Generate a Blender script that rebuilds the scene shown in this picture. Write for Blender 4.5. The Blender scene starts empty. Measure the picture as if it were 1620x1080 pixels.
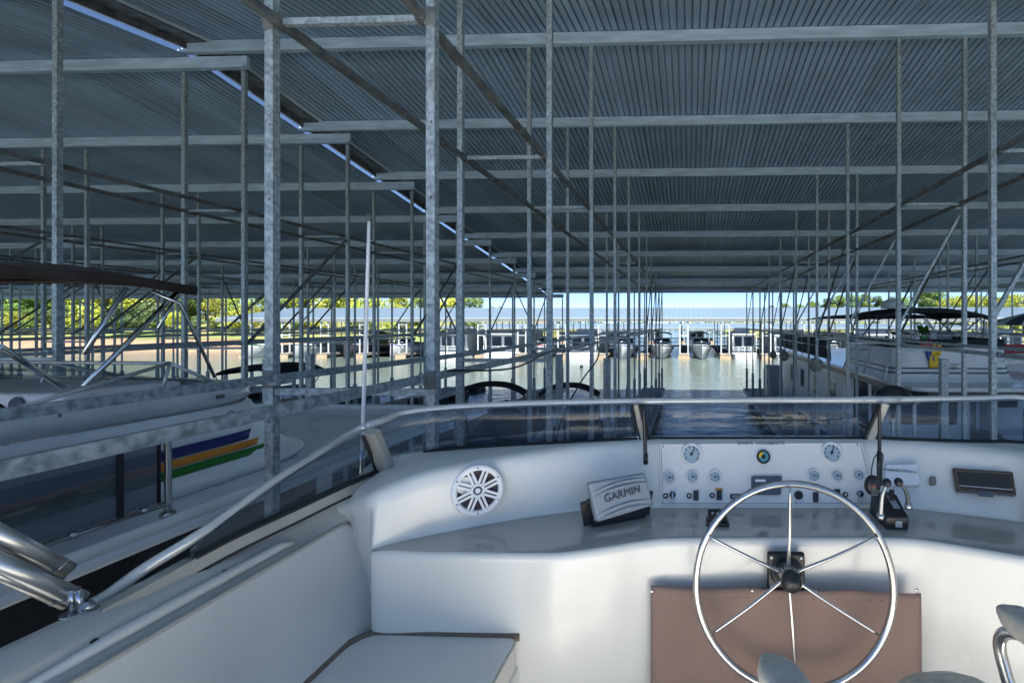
import bpy, math, random
from mathutils import Vector, Matrix
random.seed(7)
R = math.radians
sc = bpy.context.scene
# ------------------------------------------------------------------ camera
THETA = R(2.1); FPX = 750.0; CX, CY = 1063.0, 510.0
cam_d = bpy.data.cameras.new('camera'); cam = bpy.data.objects.new('camera', cam_d)
sc.collection.objects.link(cam); sc.camera = cam
cam.location = (0, 0, 0); cam.rotation_euler = (R(90), 0, THETA)
cam_d.sensor_width = 36; cam_d.lens = FPX/1620*36
cam_d.shift_x = -(CX-810)/1620; cam_d.shift_y = -(540-CY)/1620
cam_d.clip_start = 0.05; cam_d.clip_end = 4000
# ------------------------------------------------------------------ light
SUN_EL, SUN_AZ = R(63), R(160)      # azimuth clockwise from +Y: behind the camera, slightly left
w = bpy.data.worlds.new('World'); sc.world = w; w.use_nodes = True
nt = w.node_tree; bg = nt.nodes['Background']
sky = nt.nodes.new('ShaderNodeTexSky'); sky.sky_type = 'NISHITA'; sky.sun_disc = False
sky.sun_elevation = SUN_EL; sky.sun_rotation = SUN_AZ
sky.air_density = 1.0; sky.dust_density = 0.3; sky.ozone_density = 2.5
nt.links.new(sky.outputs[0], bg.inputs[0]); bg.inputs[1].default_value = 0.06; sky.altitude = 7500
sd = bpy.data.lights.new('sun', 'SUN'); sd.energy = 5.0; sd.angle = R(0.5); sd.color = (1.0, 0.96, 0.90)
sun = bpy.data.objects.new('sun', sd); sc.collection.objects.link(sun)
dv = Vector((math.sin(SUN_AZ)*math.cos(SUN_EL), math.cos(SUN_AZ)*math.cos(SUN_EL), math.sin(SUN_EL)))
sun.rotation_euler = dv.to_track_quat('Z', 'Y').to_euler()
sc.view_settings.view_transform = 'Standard'; sc.view_settings.look = 'None'
sc.view_settings.gamma = 1; sc.view_settings.exposure = 2.0
sc.cycles.transparent_max_bounces = 24; sc.cycles.diffuse_bounces = 5; sc.cycles.max_bounces = 14
sc.cycles.sample_clamp_indirect = 6

WATER = -4.3
CT, ST = math.cos(THETA), math.sin(THETA)
def ray(px, py):
    u = (px-CX)/FPX; v = (CY-py)/FPX
    return Vector((u*CT-ST, u*ST+CT, v))
def W(px, py, Y):
    d = ray(px, py); return d*(Y/d.y)
def WZ(px, py, z):
    d = ray(px, py); return d*(z/d.z)
def onplane(px, py, P, n):
    d = ray(px, py); return d*(P.dot(n)/d.dot(n))

# ------------------------------------------------------------------ materials
MATS = {}
def mat(name, col, rough=.5, metal=0, noise=0, scale=5, bump=0, bscale=None, col2=None, spec=None, objvar=0, coat=0, stretch=None, contrast=(.35,.65), rust=0, rustcol=(.13,.07,.035)):
    if name in MATS: return MATS[name]
    m = bpy.data.materials.new(name); m.use_nodes = True; n = m.node_tree.nodes; L = m.node_tree.links
    b = n['Principled BSDF']; b.inputs['Base Color'].default_value = (*col, 1)
    b.inputs['Roughness'].default_value = rough; b.inputs['Metallic'].default_value = metal
    if spec is not None: b.inputs['IOR'].default_value = spec
    if coat: b.inputs['Coat Weight'].default_value = coat; b.inputs['Coat Roughness'].default_value = .05
    tc = n.new('ShaderNodeTexCoord'); src = tc.outputs['Object']
    if stretch:
        mp = n.new('ShaderNodeMapping'); mp.inputs['Scale'].default_value = stretch
        L.new(src, mp.inputs[0]); src = mp.outputs[0]
    out = None
    if noise or col2:
        t = n.new('ShaderNodeTexNoise'); t.inputs['Scale'].default_value = scale; t.inputs['Detail'].default_value = 5
        L.new(src, t.inputs['Vector'])
        r = n.new('ShaderNodeValToRGB'); r.color_ramp.elements[0].position = contrast[0]; r.color_ramp.elements[1].position = contrast[1]
        c2 = col2 or tuple(c*(1-noise) for c in col)
        r.color_ramp.elements[0].color = (*c2, 1); r.color_ramp.elements[1].color = (*col, 1)
        L.new(t.outputs['Fac'], r.inputs[0]); out = r.outputs[0]
        L.new(out, b.inputs['Base Color'])
        mr = n.new('ShaderNodeMapRange'); mr.inputs[3].default_value = min(1, rough*1.25); mr.inputs[4].default_value = rough*.85
        L.new(t.outputs['Fac'], mr.inputs[0]); L.new(mr.outputs[0], b.inputs['Roughness'])
    if rust and out:
        tr = n.new('ShaderNodeTexNoise'); tr.inputs['Scale'].default_value = 2.3; tr.inputs['Detail'].default_value = 9; tr.inputs['Roughness'].default_value = .7
        L.new(tc.outputs['Object'], tr.inputs['Vector'])
        rr = n.new('ShaderNodeValToRGB'); rr.color_ramp.elements[0].position = .56; rr.color_ramp.elements[1].position = .74
        rr.color_ramp.elements[0].color = (0,0,0,1); rr.color_ramp.elements[1].color = (rust, rust, rust, 1); L.new(tr.outputs['Fac'], rr.inputs[0])
        mxr = n.new('ShaderNodeMix'); mxr.data_type = 'RGBA'; L.new(rr.outputs[0], mxr.inputs[0]); L.new(out, mxr.inputs[6]); mxr.inputs[7].default_value = (*rustcol, 1)
        out = mxr.outputs[2]; L.new(out, b.inputs['Base Color'])
    if objvar:
        oi = n.new('ShaderNodeObjectInfo'); h = n.new('ShaderNodeHueSaturation')
        m1 = n.new('ShaderNodeMapRange'); m1.inputs[3].default_value = 1-objvar; m1.inputs[4].default_value = 1+objvar
        L.new(oi.outputs['Random'], m1.inputs[0]); L.new(m1.outputs[0], h.inputs['Value'])
        m2 = n.new('ShaderNodeMapRange'); m2.inputs[3].default_value = .5-objvar*.08; m2.inputs[4].default_value = .5+objvar*.05
        ml = n.new('ShaderNodeMath'); ml.operation = 'FRACT'; mm = n.new('ShaderNodeMath'); mm.operation = 'MULTIPLY'; mm.inputs[1].default_value = 7.3
        L.new(oi.outputs['Random'], mm.inputs[0]); L.new(mm.outputs[0], ml.inputs[0]); L.new(ml.outputs[0], m2.inputs[0]); L.new(m2.outputs[0], h.inputs['Hue'])
        if out: L.new(out, h.inputs['Color'])
        else: h.inputs['Color'].default_value = (*col, 1)
        L.new(h.outputs[0], b.inputs['Base Color'])
    if bump:
        t2 = n.new('ShaderNodeTexNoise'); t2.inputs['Scale'].default_value = bscale or scale; t2.inputs['Detail'].default_value = 4
        L.new(src, t2.inputs['Vector'])
        bp = n.new('ShaderNodeBump'); bp.inputs['Strength'].default_value = bump; bp.inputs['Distance'].default_value = .02
        L.new(t2.outputs['Fac'], bp.inputs['Height']); L.new(bp.outputs[0], b.inputs['Normal'])
    MATS[name] = m; return m
def tint(name, col, gl=.02, rough=.02, mixblack=0.0):
    m = bpy.data.materials.new(name); m.use_nodes = True; n = m.node_tree.nodes; L = m.node_tree.links
    for x in list(n): n.remove(x)
    o = n.new('ShaderNodeOutputMaterial'); t = n.new('ShaderNodeBsdfTransparent'); t.inputs[0].default_value = (*col, 1)
    g = n.new('ShaderNodeBsdfGlossy'); g.inputs['Roughness'].default_value = rough
    d = n.new('ShaderNodeBsdfDiffuse'); d.inputs[0].default_value = (.20, .26, .34, 1)
    m0 = n.new('ShaderNodeMixShader'); m0.inputs[0].default_value = mixblack
    L.new(t.outputs[0], m0.inputs[1]); L.new(d.outputs[0], m0.inputs[2])
    f = n.new('ShaderNodeFresnel'); ge = n.new('ShaderNodeNewGeometry'); io = n.new('ShaderNodeMapRange')
    io.inputs[3].default_value = 1.45; io.inputs[4].default_value = 1/1.45
    L.new(ge.outputs['Backfacing'], io.inputs[0]); L.new(io.outputs[0], f.inputs[0])
    mx = n.new('ShaderNodeMixShader'); L.new(f.outputs[0], mx.inputs[0]); L.new(m0.outputs[0], mx.inputs[1]); L.new(g.outputs[0], mx.inputs[2])
    L.new(mx.outputs[0], o.inputs[0]); MATS[name] = m; return m
GALV = mat('galvanised_steel', (.44, .50, .53), .42, .35, col2=(.19, .23, .25), scale=34, bump=.15, bscale=45, rust=.5, contrast=(.34,.64))
GALVD = mat('weathered_galvanised_steel', (.20, .21, .21), .55, .35, col2=(.09, .095, .10), scale=7, bump=.2, bscale=20, rust=.9)
PURL = mat('purlin_steel', (.52, .65, .78), .40, .10, col2=(.36, .46, .56), scale=3, stretch=(.6, 4, 4))
ROOF = mat('corrugated_roof_steel', (.38, .51, .66), .45, .05, col2=(.30, .41, .54), scale=1.3, stretch=(8, .25, 1), rust=.35, rustcol=(.16,.14,.12))
def sheet_tones(m):
    n = m.node_tree.nodes; L = m.node_tree.links; b = n['Principled BSDF']; lk = b.inputs['Base Color'].links[0]; src = lk.from_socket
    tc = n.new('ShaderNodeTexCoord'); sx = n.new('ShaderNodeSeparateXYZ'); L.new(tc.outputs['Object'], sx.inputs[0])
    q = n.new('ShaderNodeMath'); q.operation = 'DIVIDE'; q.inputs[1].default_value = .92; L.new(sx.outputs[0], q.inputs[0])
    fl = n.new('ShaderNodeMath'); fl.operation = 'FLOOR'; L.new(q.outputs[0], fl.inputs[0])
    wn = n.new('ShaderNodeTexWhiteNoise'); wn.noise_dimensions = '1D'; L.new(fl.outputs[0], wn.inputs['W'])
    mr = n.new('ShaderNodeMapRange'); mr.inputs[3].default_value = .86; mr.inputs[4].default_value = 1.1; L.new(wn.outputs['Value'], mr.inputs[0])
    h = n.new('ShaderNodeHueSaturation'); L.new(mr.outputs[0], h.inputs['Value']); L.new(src, h.inputs['Color']); L.new(h.outputs[0], b.inputs['Base Color'])
sheet_tones(ROOF)
GEL = mat('cream_gelcoat', (.80, .80, .76), .24, 0, col2=(.73, .73, .68), scale=2.2, coat=.35, bump=.03, bscale=7, rust=.16, rustcol=(.45,.40,.30), contrast=(.3,.75))
GELSH = mat('shaded_gelcoat_shelf', (.40, .39, .36), .06, 0, col2=(.37, .36, .33), scale=2.5, coat=.6)  # gelcoat greyed to put the dark roof's shade into the flat shelf
COAM = mat('aged_gelcoat', (.56, .56, .52), .34, 0, col2=(.46, .46, .42), scale=5, bump=.04, bscale=9, rust=.35, rustcol=(.25,.22,.17))
PANEL = mat('white_instrument_panel', (.78, .78, .76), .32, 0, noise=.04, scale=6)
WHITE = mat('white_paint', (.84, .85, .86), .35, 0, noise=.10, scale=2.5)
WHITE2 = mat('white_fibreglass', (.62, .66, .68), .25, 0, noise=.12, scale=2, coat=.3)
ROOFDK = mat('houseboat_roof_paint', (.78, .82, .86), .22, 0, col2=(.62, .67, .72), scale=2.2, bump=.25, bscale=1.6, coat=.15)
ALU = mat('aluminium_trim', (.58, .59, .58), .30, .4, noise=.12, scale=14)
ALUC = mat('cream_trim', (.45, .45, .41), .35, .3, noise=.1, scale=14)
CHROME = mat('stainless_steel', (.56, .57, .58), .20, 1, noise=.12, scale=20)
BLACK = mat('black_plastic', (.012, .014, .018), .35)
RUBBER = mat('black_rubber', (.02, .02, .022), .7)
BCLOTH = mat('black_canvas', (.018, .022, .03), .85, noise=.4, scale=8)
NAVY = mat('navy_boat_cover', (.02, .035, .07), .8, noise=.4, scale=4, bump=.5, bscale=3)
BROWN = mat('brown_canvas', (.065, .043, .035), .9, noise=.35, scale=6, bump=.3, bscale=9)
GREYPL = mat('grey_plastic_cover', (.25, .30, .35), .45, noise=.06, scale=8)
SLATE = mat('slate_plastic', (.07, .10, .14), .5, noise=.1, scale=8)
VINYL = mat('pale_vinyl', (.68, .68, .65), .42, 0, col2=(.60, .60, .57), scale=3, bump=.05, bscale=60)
ARMV = mat('worn_grey_vinyl', (.62, .59, .53), .5, 0, col2=(.45, .43, .39), scale=30, bump=.15, bscale=60)
PIPING = mat('vinyl_piping', (.46, .44, .39), .5)
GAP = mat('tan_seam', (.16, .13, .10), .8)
WOOD = mat('grey_deck_boards', (.42, .39, .34), .8, 0, col2=(.26, .24, .21), scale=3, stretch=(1, 14, 1))
TAN = mat('tan_float_wood', (.38, .28, .18), .8, noise=.3, scale=4)
FLOAT = mat('black_dock_float', (.02, .02, .02), .8)
INK = mat('dark_ink', (.03, .035, .05), .6)
YEL = mat('yellow_vinyl', (.85, .52, .01), .5); RED = mat('red_paint', (.45, .02, .03), .45, noise=.15, scale=5)
BLUE = mat('blue_vinyl', (.02, .08, .38), .5); GREENS = mat('dark_green_stripe', (.01, .07, .05), .4)
STP = mat('navy_stripe', (.02, .025, .16), .3); STO = mat('orange_stripe', (.72, .25, .015), .3); STG = mat('green_stripe', (.008, .17, .012), .3)
TEAL = mat('teal_mark', (.08, .34, .36), .5); TAG = mat('orange_tag', (.62, .30, .07), .6)
DIAL = mat('dial_face', (.36, .46, .52), .4); LENS = mat('clear_red_lamp', (.6, .05, .05), .3)
DARKWIN = mat('dark_window', (.02, .03, .045), .08); SMOKE = mat('smoked_lid', (.035, .018, .012), .12, coat=.5)
SPKD = mat('speaker_cone', (.06, .045, .05), .7)
BUOY = mat('buoy_vinyl', (.42, .40, .35), .6, noise=.3, scale=6)
BARK = mat('tree_bark', (.14, .11, .08), .9, noise=.4, scale=4, objvar=.2)
LEAFG = mat('leaves_green', (.15, .24, .04), .6, col2=(.06, .12, .02), scale=.6, objvar=.35, contrast=(.3, .7))
LEAFY = mat('leaves_yellow', (.36, .38, .04), .6, col2=(.20, .27, .035), scale=.6, objvar=.35, contrast=(.3, .7))
LEAFD = mat('leaves_dark', (.09, .15, .05), .6, col2=(.05, .09, .03), scale=.6, objvar=.3, contrast=(.3, .7))
BANK = mat('clay_bank', (.23, .14, .085), .95, col2=(.16, .10, .06), scale=.5, bump=.5, bscale=.7)
GRASS = mat('bank_grass', (.10, .16, .035), .95, col2=(.16, .12, .05), scale=.3)
FROOF = mat('far_roof_steel', (.11, .165, .22), .45, .2, noise=.08, scale=.5, stretch=(4, .2, 1))
PALEM = mat('pale_galvanised_steel', (.55, .60, .62), .4, .3, noise=.15, scale=2)
GLASS = tint('tinted_windscreen', (.80, .85, .90), mixblack=.05)
GLASSS = tint('tinted_side_glass', (.70, .75, .78), mixblack=.10)
CLEAR = tint('clear_glass', (.75, .82, .84))
MESH = tint('dark_screen_mesh', (.58, .58, .62), rough=.6, mixblack=.28)
HULLS = [WHITE, WHITE2]
def canvas_mat():
    m = bpy.data.materials.new('brown_canvas_weave'); m.use_nodes = True; n = m.node_tree.nodes; L = m.node_tree.links
    b = n['Principled BSDF']; b.inputs['Roughness'].default_value = .9
    tc = n.new('ShaderNodeTexCoord'); t = n.new('ShaderNodeTexNoise'); t.inputs['Scale'].default_value = 5; t.inputs['Detail'].default_value = 6
    L.new(tc.outputs['Object'], t.inputs['Vector'])
    mp = n.new('ShaderNodeMapping'); mp.inputs['Scale'].default_value = (1, 1, 9); L.new(tc.outputs['Object'], mp.inputs[0])
    t2 = n.new('ShaderNodeTexNoise'); t2.inputs['Scale'].default_value = 140; L.new(mp.outputs[0], t2.inputs['Vector'])
    ad = n.new('ShaderNodeMath'); ad.operation = 'ADD'; L.new(t.outputs['Fac'], ad.inputs[0]); L.new(t2.outputs['Fac'], ad.inputs[1])
    r = n.new('ShaderNodeValToRGB'); r.color_ramp.elements[0].position = .75; r.color_ramp.elements[1].position = 1.0
    d = n.new('ShaderNodeMath'); d.operation = 'MULTIPLY'; d.inputs[1].default_value = .87
    L.new(ad.outputs[0], d.inputs[0])
    r.color_ramp.elements[0].color = (.24, .165, .14, 1); r.color_ramp.elements[1].color = (.275, .19, .162, 1)
    L.new(d.outputs[0], r.inputs[0]); L.new(r.outputs[0], b.inputs['Base Color'])
    bp = n.new('ShaderNodeBump'); bp.inputs['Strength'].default_value = .3; bp.inputs['Distance'].default_value = .003
    L.new(t2.outputs['Fac'], bp.inputs['Height']); L.new(bp.outputs[0], b.inputs['Normal']); return m
CANVAS = canvas_mat()
def water_mat():
    m = bpy.data.materials.new('lake_water'); m.use_nodes = True; n = m.node_tree.nodes; L = m.node_tree.links
    b = n['Principled BSDF']; b.inputs['Base Color'].default_value = (.085, .11, .10, 1); b.inputs['Roughness'].default_value = .11; b.inputs['IOR'].default_value = 1.33
    tc = n.new('ShaderNodeTexCoord')
    h = None
    for s, st, a in ((.9, (1, 1.6, 1), 1.0), (3.2, (1, 1.3, 1), .35), (.18, (1, 1, 1), 1.6)):
        mp = n.new('ShaderNodeMapping'); mp.inputs['Scale'].default_value = st; L.new(tc.outputs['Object'], mp.inputs[0])
        t = n.new('ShaderNodeTexNoise'); t.inputs['Scale'].default_value = s; t.inputs['Detail'].default_value = 3; L.new(mp.outputs[0], t.inputs['Vector'])
        k = n.new('ShaderNodeMath'); k.operation = 'MULTIPLY'; k.inputs[1].default_value = a; L.new(t.outputs['Fac'], k.inputs[0])
        if h is None: h = k.outputs[0]
        else:
            q = n.new('ShaderNodeMath'); q.operation = 'ADD'; L.new(h, q.inputs[0]); L.new(k.outputs[0], q.inputs[1]); h = q.outputs[0]
    bp = n.new('ShaderNodeBump'); bp.inputs['Strength'].default_value = .55; bp.inputs['Distance'].default_value = .13
    L.new(h, bp.inputs['Height']); L.new(bp.outputs[0], b.inputs['Normal']); return m

# ------------------------------------------------------------------ mesh builder
class MB:
    def __init__(s): s.v = []; s.f = []; s.m = []; s.sm = []; s.M = Matrix.Identity(4); s.mi = 0; s.smooth = False
    def add(s, vs, fs, smooth=None):
        o = len(s.v); s.v += [tuple(s.M @ Vector(p)) for p in vs]
        s.f += [tuple(i+o for i in f) for f in fs]; s.m += [s.mi]*len(fs); s.sm += [s.smooth if smooth is None else smooth]*len(fs)
        return s
    def box(s, a, b):
        (x0, y0, z0), (x1, y1, z1) = [tuple(map(min, zip(a, b))), tuple(map(max, zip(a, b)))]
        return s.add([(x0,y0,z0),(x1,y0,z0),(x1,y1,z0),(x0,y1,z0),(x0,y0,z1),(x1,y0,z1),(x1,y1,z1),(x0,y1,z1)],
              [(0,3,2,1),(4,5,6,7),(0,1,5,4),(1,2,6,5),(2,3,7,6),(3,0,4,7)], False)
    def bar(s, p, q, wd, ht=None, up=(0,0,1)):
        p, q = Vector(p), Vector(q); ht = ht or wd; d = (q-p).normalized(); up = Vector(up)
        if abs(d.dot(up)) > .98: up = Vector((0,1,0))
        x = d.cross(up).normalized()*wd/2; y = x.cross(d).normalized()*ht/2
        vs = [p-x-y, p+x-y, p+x+y, p-x+y, q-x-y, q+x-y, q+x+y, q-x+y]
        return s.add(vs, [(0,1,2,3),(7,6,5,4),(0,4,5,1),(1,5,6,2),(2,6,7,3),(3,7,4,0)], False)
    def tube(s, pts, r, n=8, closed=False, cap=True):
        pts = [Vector(p) for p in pts]; N = len(pts); rr = r if isinstance(r, (list, tuple)) else [r]*N
        vs = []; prev = None
        for i, p in enumerate(pts):
            if closed: t = (pts[(i+1) % N]-pts[i-1]).normalized()
            else: t = (pts[min(i+1, N-1)]-pts[max(i-1, 0)]).normalized()
            if prev is None:
                a = Vector((0,0,1)) if abs(t.z) < .9 else Vector((1,0,0))
                x = t.cross(a).normalized()
            else: x = (prev-t*prev.dot(t)).normalized()
            prev = x; y = t.cross(x)
            for k in range(n):
                an = 2*math.pi*k/n; vs.append(p+(x*math.cos(an)+y*math.sin(an))*rr[i])
        fs = []
        for i in range(N if closed else N-1):
            j = (i+1) % N
            for k in range(n): fs.append((i*n+k, i*n+(k+1) % n, j*n+(k+1) % n, j*n+k))
        s.add(vs, fs, True)
        if cap and not closed:
            o = len(s.v)-len(vs); s.f.append(tuple(o+k for k in reversed(range(n)))); s.m.append(s.mi); s.sm.append(False)
            s.f.append(tuple(o+(N-1)*n+k for k in range(n))); s.m.append(s.mi); s.sm.append(False)
        return s
    def grid(s, rows, closed=False, smooth=True):
        nr, nc = len(rows), len(rows[0]); vs = [p for r_ in rows for p in r_]; fs = []
        for i in range(nr-1):
            for j in range(nc if closed else nc-1):
                k = (j+1) % nc; fs.append((i*nc+j, i*nc+k, (i+1)*nc+k, (i+1)*nc+j))
        return s.add(vs, fs, smooth)
    def lathe(s, prof, n=24, smooth=True, cx=0, cy=0):   # prof: (r, z)
        rows = [[(cx+r_*math.cos(2*math.pi*k/n), cy+r_*math.sin(2*math.pi*k/n), z) for k in range(n)] for r_, z in prof]
        return s.grid(rows, True, smooth)
    def prism(s, poly, z0, z1):
        n = len(poly); vs = [(x, y, z0) for x, y in poly]+[(x, y, z1) for x, y in poly]
        return s.add(vs, [tuple(reversed(range(n))), tuple(range(n, 2*n))]+[(i, (i+1) % n, n+(i+1) % n, n+i) for i in range(n)], False)
    def slab(s, quad, t, n=None):
        quad = [Vector(q) for q in quad]; N = n or (quad[1]-quad[0]).cross(quad[2]-quad[1]).normalized()
        vs = quad+[q-N*t for q in quad]; k = len(quad)
        return s.add(vs, [tuple(range(k)), tuple(reversed(range(k, 2*k)))]+[(i, k+i, k+(i+1) % k, (i+1) % k) for i in range(k)], False)
    def sphere(s, c, r, n=12, sq=(1,1,1)):
        c = Vector(c); rows = []
        for i in range(n+1):
            a = math.pi*i/n; rows.append([(c.x+sq[0]*r*math.sin(a)*math.cos(2*math.pi*k/(2*n)), c.y+sq[1]*r*math.sin(a)*math.sin(2*math.pi*k/(2*n)), c.z+sq[2]*r*math.cos(a)) for k in range(2*n)])
        return s.grid(rows, True, True)
    def build(s, name, mats, parent=None, bevel=0, seg=2, solid=0, kind=None, sub=0):
        me = bpy.data.meshes.new(name)
        off = root_loc(parent) if parent is not None else Vector((0,0,0))
        me.from_pydata([tuple(Vector(p)-off) for p in s.v], [], s.f)
        mats = mats if isinstance(mats, (list, tuple)) else [mats]
        for m_ in mats: me.materials.append(m_)
        me.polygons.foreach_set('material_index', s.m); me.polygons.foreach_set('use_smooth', s.sm)
        me.validate(); me.update()
        o = bpy.data.objects.new(name, me); sc.collection.objects.link(o)
        if parent is not None: o.parent = parent
        if solid:
            q = o.modifiers.new('solid', 'SOLIDIFY'); q.thickness = solid; q.offset = -1
        if bevel:
            q = o.modifiers.new('bevel', 'BEVEL'); q.width = bevel; q.segments = seg; q.limit_method = 'ANGLE'; q.angle_limit = R(40); q.harden_normals = False
            for p in me.polygons: p.use_smooth = True
            wn = o.modifiers.new('wn', 'WEIGHTED_NORMAL'); wn.keep_sharp = True
        if sub:
            q = o.modifiers.new('sub', 'SUBSURF'); q.levels = sub; q.render_levels = sub
        if kind: o['kind'] = kind
        return o
def root_loc(p):
    while p.parent is not None: p = p.parent
    return Vector(p.location)
def thing(name, label, cat, loc, group=None):
    o = bpy.data.objects.new(name, None); sc.collection.objects.link(o); o.location = loc; o.empty_display_size = .2
    o['label'] = label; o['category'] = cat
    if group: o['group'] = group
    return o
def tag(o, label, cat, group=None):
    o['label'] = label; o['category'] = cat
    if group: o['group'] = group
    return o
def rebase(o, loc):
    loc = Vector(loc); o.data.transform(Matrix.Translation(-loc)); o.location = loc; return o
def copy_tree(o, parent=None):
    c = o.copy(); sc.collection.objects.link(c); c.parent = parent
    for ch in o.children: copy_tree(ch, c)
    return c
def text(s_, size, M, mb_mat, name, parent, ext=.0008, align='CENTER'):
    cu = bpy.data.curves.new('lettering', 'FONT'); cu.body = s_; cu.size = size; cu.extrude = ext
    cu.align_x = align; cu.align_y = 'CENTER'
    t = bpy.data.objects.new('lettering_tmp', cu); sc.collection.objects.link(t); bpy.context.view_layer.update()
    me = bpy.data.meshes.new_from_object(t); bpy.data.objects.remove(t)
    off = root_loc(parent)
    me.transform(Matrix.Translation(-off) @ M); me.materials.clear(); me.materials.append(mb_mat)
    o = bpy.data.objects.new(name, me); sc.collection.objects.link(o); o.parent = parent; return o
def frame(o, x, up):      # matrix with local X along x, local Z normal
    x = Vector(x).normalized(); up = Vector(up); n = x.cross(up).normalized(); y = n.cross(x).normalized()
    return Matrix(((x.x, y.x, n.x, o[0]), (x.y, y.y, n.y, o[1]), (x.z, y.z, n.z, o[2]), (0,0,0,1)))
def arc(c, r, a0, a1, n, f): return [f(c, r, a0+(a1-a0)*i/n) for i in range(n+1)]
def smoothpath(pts, n=6):
    pts = [Vector(p) for p in pts]; out = []
    for i in range(len(pts)-1):
        p0 = pts[max(i-1, 0)]; p1 = pts[i]; p2 = pts[i+1]; p3 = pts[min(i+2, len(pts)-1)]
        for k in range(n):
            t = k/n
            out.append(.5*((2*p1)+(p2-p0)*t+(2*p0-5*p1+4*p2-p3)*t*t+(3*p1-p0-3*p2+p3)*t**3))
    out.append(pts[-1]); return out

def roundpoly(P, rad, n=6):
    P = [Vector(p) for p in P]; out = []; N = len(P)
    for i in range(N):
        a = P[i-1]-P[i]; b = P[(i+1) % N]-P[i]; r_ = min(rad[i] if isinstance(rad, (list, tuple)) else rad, a.length*.48, b.length*.48)
        pa = P[i]+a.normalized()*r_; pb = P[i]+b.normalized()*r_
        for k in range(n+1):
            t = k/n; out.append(pa*(1-t)**2+P[i]*2*t*(1-t)+pb*t*t)
    return out
# ================================================================== SETTING
mb = MB(); mb.add([(-900,-300,WATER),(900,-300,WATER),(900,1500,WATER),(-900,1500,WATER)], [(0,1,2,3)])
mb.build('water', water_mat(), kind='structure')
# left shore terrain and far ridge of ground
mb = MB(); rows = []
rs = random.Random(3)
xs = [-220+6*i for i in range(0, 33)]
prof = [(-2, -6), (0, -4.35), (2.5, -3.75), (5, -3.05), (7, -2.75), (14, -2.3), (40, .5), (90, 3)]
for x in xs:
    e = max(0, (x+60)/30)       # the bank recedes and drops towards its point
    rows.append([(x+rs.uniform(-1,1), 67+dy+(x+60)*.28*(x > -60)+rs.uniform(-.5,.5), (z if z < -4.2 else z-(z+4.5)*min(1, e))) for dy, z in prof])
mb.grid(rows); mb.build('clay_bank', BANK, kind='structure')
mb = MB(); rows = []
for x in xs: 
    e = max(0, (x+60)/30)
    rows.append([(x, 67+dy+(x+60)*.28*(x > -60), (z+.06-(z+4.5)*min(1, e))) for dy, z in prof[4:]])
mb.grid(rows); mb.build('grass_bank', GRASS, kind='structure')
mb = MB(); rows = []
for i in range(30):
    x = 12+i*9; rows.append([(x, 96+60*max(0, (45-x)/33)+rs.uniform(-1.5, 1.5)+dy, z) for dy, z in ((-2, -6), (0, -4.35), (3, -3.4), (12, -2.6), (60, -1), (140, 0))])
mb.grid(rows); mb.build('right_shore', GRASS, kind='structure')

# ================================================================== MARINA ROOF
RY = 7.5; SL = .14
def zc(Y): return 4.51-SL*abs(Y-RY)
def ribs(x0, x1, dz, name, parent, y1=27.35, y0=-1.6):
    mb = MB(); per = .115; n = int((x1-x0)/per); prof = []
    for i in range(n):
        x = x0+i*per; prof += [(x, 0), (x+.084, 0), (x+.088, .05), (x+.111, .05)]
    prof.append((x0+n*per, 0))
    rows = []
    for Y in (y0, RY, y1): rows.append([(x, Y, zc(Y)+.115+dz+z) for x, z in prof])
    mb.grid(rows, smooth=False); return mb.build(name, ROOF, parent)
purY = [7.5, 9.85, 12.2, 14.6, 17.05, 19.5, 22.0, 24.4, 26.95]
fingerY = [2.81, 5.2]+purY
backY = [5.2, 2.81, .45, -1.45]
def roof(label, x0, x1, dz, rake):
    t = thing('marina_roof', label, 'roof', ((x0+x1)/2, RY, 4), 'corrugated roofs over the covered slips')
    ribs(x0, x1, dz, 'roof_sheet', t)
    for Y in purY+backY:
        mb = MB(); xa, xb = (x0-.1 if rake < 0 else x0), (x1+1.05 if rake > 0 else x1)
        h = zc(Y)+dz
        mb.box((xa, Y-.03, h-.10), (xb, Y+.03, h+.10)); mb.box((xa, Y-.09, h-.112), (xb, Y-.03, h-.098)); mb.box((xa, Y-.09, h-.098), (xb, Y-.082, h-.07))
        rnd = random.Random(int(Y*10))
        for k in range(5):        # lapped splice joints
            xx = xa+rnd.uniform(.1, .9)*(xb-xa); mb.box((xx, Y-.034-.0015*k, h-.09-.002*k), (xx+.45, Y-.0301, h+.09-.002*k))
        mb.build('purlin', PURL, t)
    # rake beam along the gap
    if rake < 0:
        mb = MB()
        for a, b in ((-1.6, RY), (RY, 27.35)):
            mb.bar((x0-.03, a, zc(a)+dz+.045), (x0-.03, b, zc(b)+dz+.045), .05, .14)
            mb.bar((x0+.16, a, zc(a)+dz+.09), (x0+.16, b, zc(b)+dz+.09), .34, .04)
        mb.build('rake_beam', GALVD, t)
        mb = MB()
        for a, b in ((-1.6, RY), (RY, 27.35)): mb.bar((x0+.40, a, zc(a)+dz+.095), (x0+.40, b, zc(b)+dz+.095), .10, .03)
        mb.build('flashing_strip', PALEM, t)
    mb = MB(); mb.box((x0, 27.36, zc(27.3)+dz+.05), (x1, 27.39, zc(27.3)+dz+.20)); mb.build('eave_fascia', PURL, t)
    return t
roof('ribbed steel roof spanning the right of the narrow bright gap, over the helm', -8.22, 24, 0, -1)
roof('lower ribbed steel roof left of the narrow bright gap in the roof', -46, -8.262, -.265, 1)

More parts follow.
